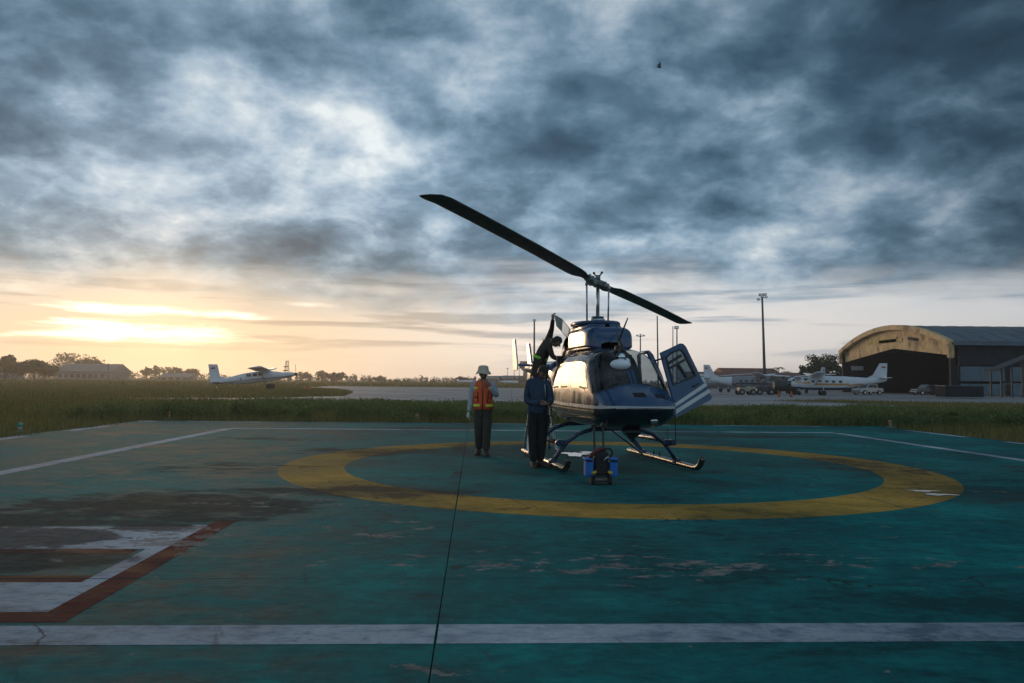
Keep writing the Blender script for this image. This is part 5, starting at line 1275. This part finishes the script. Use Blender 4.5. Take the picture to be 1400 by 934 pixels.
def cone(px, py, Y, label):
    p = P(px, py, Y); t = thing('traffic_cone', label, 'traffic cone', (p.x, p.y, GZ), 0, 'orange cones on the apron')
    b = MB(); b.box((0, 0, .02), (.42, .42, .04)); b.build('base', M['rubber'], t)
    b = MB(); b.tube([(0, 0, .04), (0, 0, .75)], [.16, .03], 12); b.build('cone', cone_m, t)
    b = MB(); b.tube([(0, 0, .36), (0, 0, .52)], [.098, .068], 12); b.build('band', M['white_pod'], t)
cone(1065, 543, 96, 'orange cone on the apron below the fuel trailer, left of a pair'); cone(1082, 543.5, 95, 'orange cone below the nose of the orange striped aeroplane')
cone(416, 533, 104, 'orange cone by the tail dragger aeroplane, left of a pair'); cone(424, 533, 104, 'orange cone by the tail dragger aeroplane, right of a pair')

# ---- trees
def leaf_mass(mb, centre, rad, n_, size, seed, squash=.75):
    r_ = np.random.default_rng(seed); d = r_.normal(size=(n_, 3)); d /= np.linalg.norm(d, axis=1)[:, None]
    q = np.array(centre)+d*(np.array(rad)*(r_.random(n_)**.42)[:, None])*np.array([1, 1, squash])
    nr = r_.normal(size=(n_, 3)); nr[:, 2] += .5; nr /= np.linalg.norm(nr, axis=1)[:, None]
    e1 = np.cross(nr, r_.normal(size=(n_, 3))); e1 /= np.linalg.norm(e1, axis=1)[:, None]; e2 = np.cross(nr, e1); s_ = (size*r_.uniform(.6, 1.4, n_))[:, None]
    for a, u, v in zip(q, e1*s_, e2*s_*.6):
        mb.add([a-u, a+v, a+u, a-v], [(0, 1, 2, 3)])
def tree(label, x, y, h_, w, seed, group=None, nb=9, leaf=.35, cnt=170, name='broadleaf_tree', m='leaf'):
    t = thing(name, label, 'tree', (x, y, GZ), 0, group); r_ = random.Random(seed)
    b = MB(); tips = []
    b.tube([(0, 0, 0), (.1*w*r_.uniform(-1, 1), 0, h_*.25), (.12*w*r_.uniform(-1, 1), 0, h_*.5)], [h_*.035, h_*.026, h_*.016], 8)
    for i in range(nb):
        a = 2*math.pi*i/nb+r_.uniform(-.4, .4); rr = w*.5*r_.uniform(.35, 1.); tp = (rr*math.cos(a), rr*math.sin(a), h_*r_.uniform(.50, .9)); tips.append(tp)
        st = h_*r_.uniform(.2, .45); b.tube([(0, 0, st), (tp[0]*.5, tp[1]*.5, (st+tp[2])*.52), tp], [h_*.014, h_*.009, h_*.004], 6)
    b.build('trunk', M['bark'], t)
    b = MB()
    for i, tp in enumerate(tips+[(0, 0, h_*.86), (w*.1, 0, h_*.7), (-w*.15, 0, h_*.62)]):
        leaf_mass(b, tp, (w*r_.uniform(.15, .25),)*3, cnt, leaf, seed*31+i)
    o_ = b.build('crown', M[m], t, recalc=False); return t
def palm(label, x, y, h_, seed, group=None):
    t = thing('palm_tree', label, 'tree', (x, y, GZ), 0, group); r_ = random.Random(seed); lx = h_*r_.uniform(-.08, .08)
    b = MB(); b.tube([(0, 0, 0), (lx*.3, 0, h_*.5), (lx, 0, h_)], [h_*.03, h_*.02, h_*.016], 8); b.build('trunk', M['bark'], t)
    for i in range(12):
        a = 2*math.pi*i/12+r_.uniform(-.2, .2); L = h_*.36*r_.uniform(.8, 1.1); up = r_.uniform(.1, .6); b = MB(); pts = []
        for q in np.linspace(0, 1, 7): pts.append(Vector((lx+L*q*math.cos(a), L*q*math.sin(a), h_+L*(up*q-.75*q*q))))
        for j in range(1, 7):
            for s in (-1, 1):
                sd_ = Vector((-math.sin(a), math.cos(a), 0))*s; d = (pts[j]-pts[j-1])
                for f in (0, .33, .66):
                    p = pts[j-1]+d*f; ll = L*.22*(1-.6*(j-1)/6); b.add([p, p+d*.25, p+d*.4+sd_*ll-Vector((0, 0, ll*.5))], [(0, 1, 2)])
        b.tube(pts, L*.012, 4); b.build('frond', M['leaf'], t, recalc=False)
i_ = 0
for px, pyt, Y, w, lb in ((8, 486, 260, 7, 'tall thin crowned tree at the left edge of the photo'), (30, 497, 262, 10, 'round dark tree second from the left edge'), (47, 494, 255, 9, 'broad dark tree left of the tin roofed shed'), (62, 500, 262, 7, 'low dark tree just left of the tin roofed shed'),
                      (-12, 496, 255, 12, 'dark tree cut by the left edge of the photo'), (98, 485, 350, 20, 'largest spreading tree rising behind the tin roofed shed'), (118, 494, 352, 14, 'medium tree right of the largest spreading tree'), (133, 493, 352, 8, 'small round tree at the right end of the tin roofed shed'), (75, 503, 345, 12, 'low bushy tree at the left end of the tin roofed shed')):
    i_ += 1; p = P(px, 520, Y); top = P(px, pyt, Y); h_ = top.z-GZ; tree(lb, p.x, p.y, h_, w, i_, 'dark trees at the left', 10, .38, 150)
for px, pyt, Y, w, lb in ((1130, 484, 205, 9.0, 'dark open crowned tree beside the left end of the hangar'), (1120, 489, 208, 7, 'dark tree left of the open crowned tree by the hangar'), (1147, 500, 210, 5, 'low dark bush against the hangar corner'), (1108, 499, 209, 5, 'low dark tree above the blue striped aeroplane')):
    i_ += 1; p = P(px, 520, Y); top = P(px, pyt, Y); tree(lb, p.x, p.y, top.z-GZ, w, i_, 'dark trees by the hangar', 11, .26, 130)
for px, pyt, Y, lb in ((1066, 500, 235, 'palm tree above the terminal roof right of the floodlight mast'), (1074, 506, 238, 'shorter palm tree right of the palm above the terminal'), (1085, 508, 240, 'lowest palm tree between the terminal and the dark trees')):
    i_ += 1; p = P(px, 520, Y); top = P(px, pyt, Y); palm(lb, p.x, p.y, (top.z-GZ)*.9, i_)
for px, pyt, Y, lb, w in ((158, 502, 390, 'small tree right of the thin mast in the left tree line', 8), (170, 503, 390, 'small round tree in the left tree line', 7), (200, 502, 390, 'small tree left of the pale low building', 6), (212, 500, 390, 'peaked small tree left of the pale low building', 8), (239, 502, 395, 'tallest small tree behind the pale low building', 9), (263, 505, 395, 'small tree left of the square fin of the tail dragger', 7),
                          (441, 508, 400, 'far small tree right of the radio tower', 8), (455, 511, 400, 'far low tree in the centre tree line', 7), (464, 510, 400, 'far small tree in a pair in the centre tree line', 7), (418, 510, 400, 'far small tree near the lattice radio tower', 7), (634, 517, 380, 'far low tree left of the man in the hat', 6), (520, 515, 420, 'far low tree at the middle of the horizon', 7)):
    i_ += 1; p = P(px, 520, Y); top = P(px, pyt, Y); tree(lb, p.x, p.y, top.z-GZ, w, i_, 'small trees on the far horizon', 7, .5, 60, m='leaf_far')
# far wood along the horizon: one mass
b = MB(); r_ = np.random.default_rng(5)
for k in range(950):
    x = -330+k*.62+r_.uniform(-1, 1); y = 400+r_.uniform(0, 30); hh = 1.6+2.2*vnoise(np.array([x+400.]), np.array([0.]), 16., 8)[0]+1.6*r_.uniform(0, 1)**3
    if x > 40: hh *= .6
    leaf_mass(b, (x, y, hh*.45), (r_.uniform(.6, 1.6), 1.2, hh*.6), 24, .42, k+900, 1.)
tag(b.build('far_wood', M['leaf_far'], recalc=False), kind='stuff')
# perimeter bushes behind the tall weeds on the right, hiding the verge
# ---- the bird
p = P(901, 92, 60); t = thing('bird', 'small dark bird flying high in front of the clouds', 'bird', p, R(20)); bird_m = mat('bird_black', (.012, .012, .014), .7)
b = MB(); b.ell((0, 0, 0), (.16, .055, .06)); b.ell((.17, 0, .02), (.05, .04, .04)); b.prism([(-.13, -.03), (-.30, -.07), (-.30, .07), (-.13, .03)], .01, (0, 0, 0), (1, 0, 0), (0, 1, 0)); b.build('body', bird_m, t)
for s in (-1, 1):
    b = MB(); b.prism([(.08, 0), (.10, .16), (.02, .36), (-.06, .34), (-.06, .14), (-.08, 0)], .012, (0, s*.03, .02), (1, 0, 0), (0, s*.45, s*.9*s)); b.build('wing', bird_m, t)

# ================================================================== HAZE: warm evening air over the airfield
b = MB(); b.box((0, 720, (23.8-1.2)/2), (3300, 1700, 23.8+1.2))
hz = b.build('haze', []); tag(hz, kind='stuff')
m = bpy.data.materials.new('haze_air'); m.use_nodes = True; nt = m.node_tree; nt.nodes.clear(); n = N(nt)
pv = n.new('ShaderNodeVolumePrincipled'); pv.inputs['Color'].default_value = (.93, .92, .90, 1); pv.inputs['Density'].default_value = .00045; pv.inputs['Anisotropy'].default_value = .7
ou = n.new('ShaderNodeOutputMaterial'); nt.links.new(pv.outputs[0], ou.inputs['Volume']); hz.data.materials.append(m)
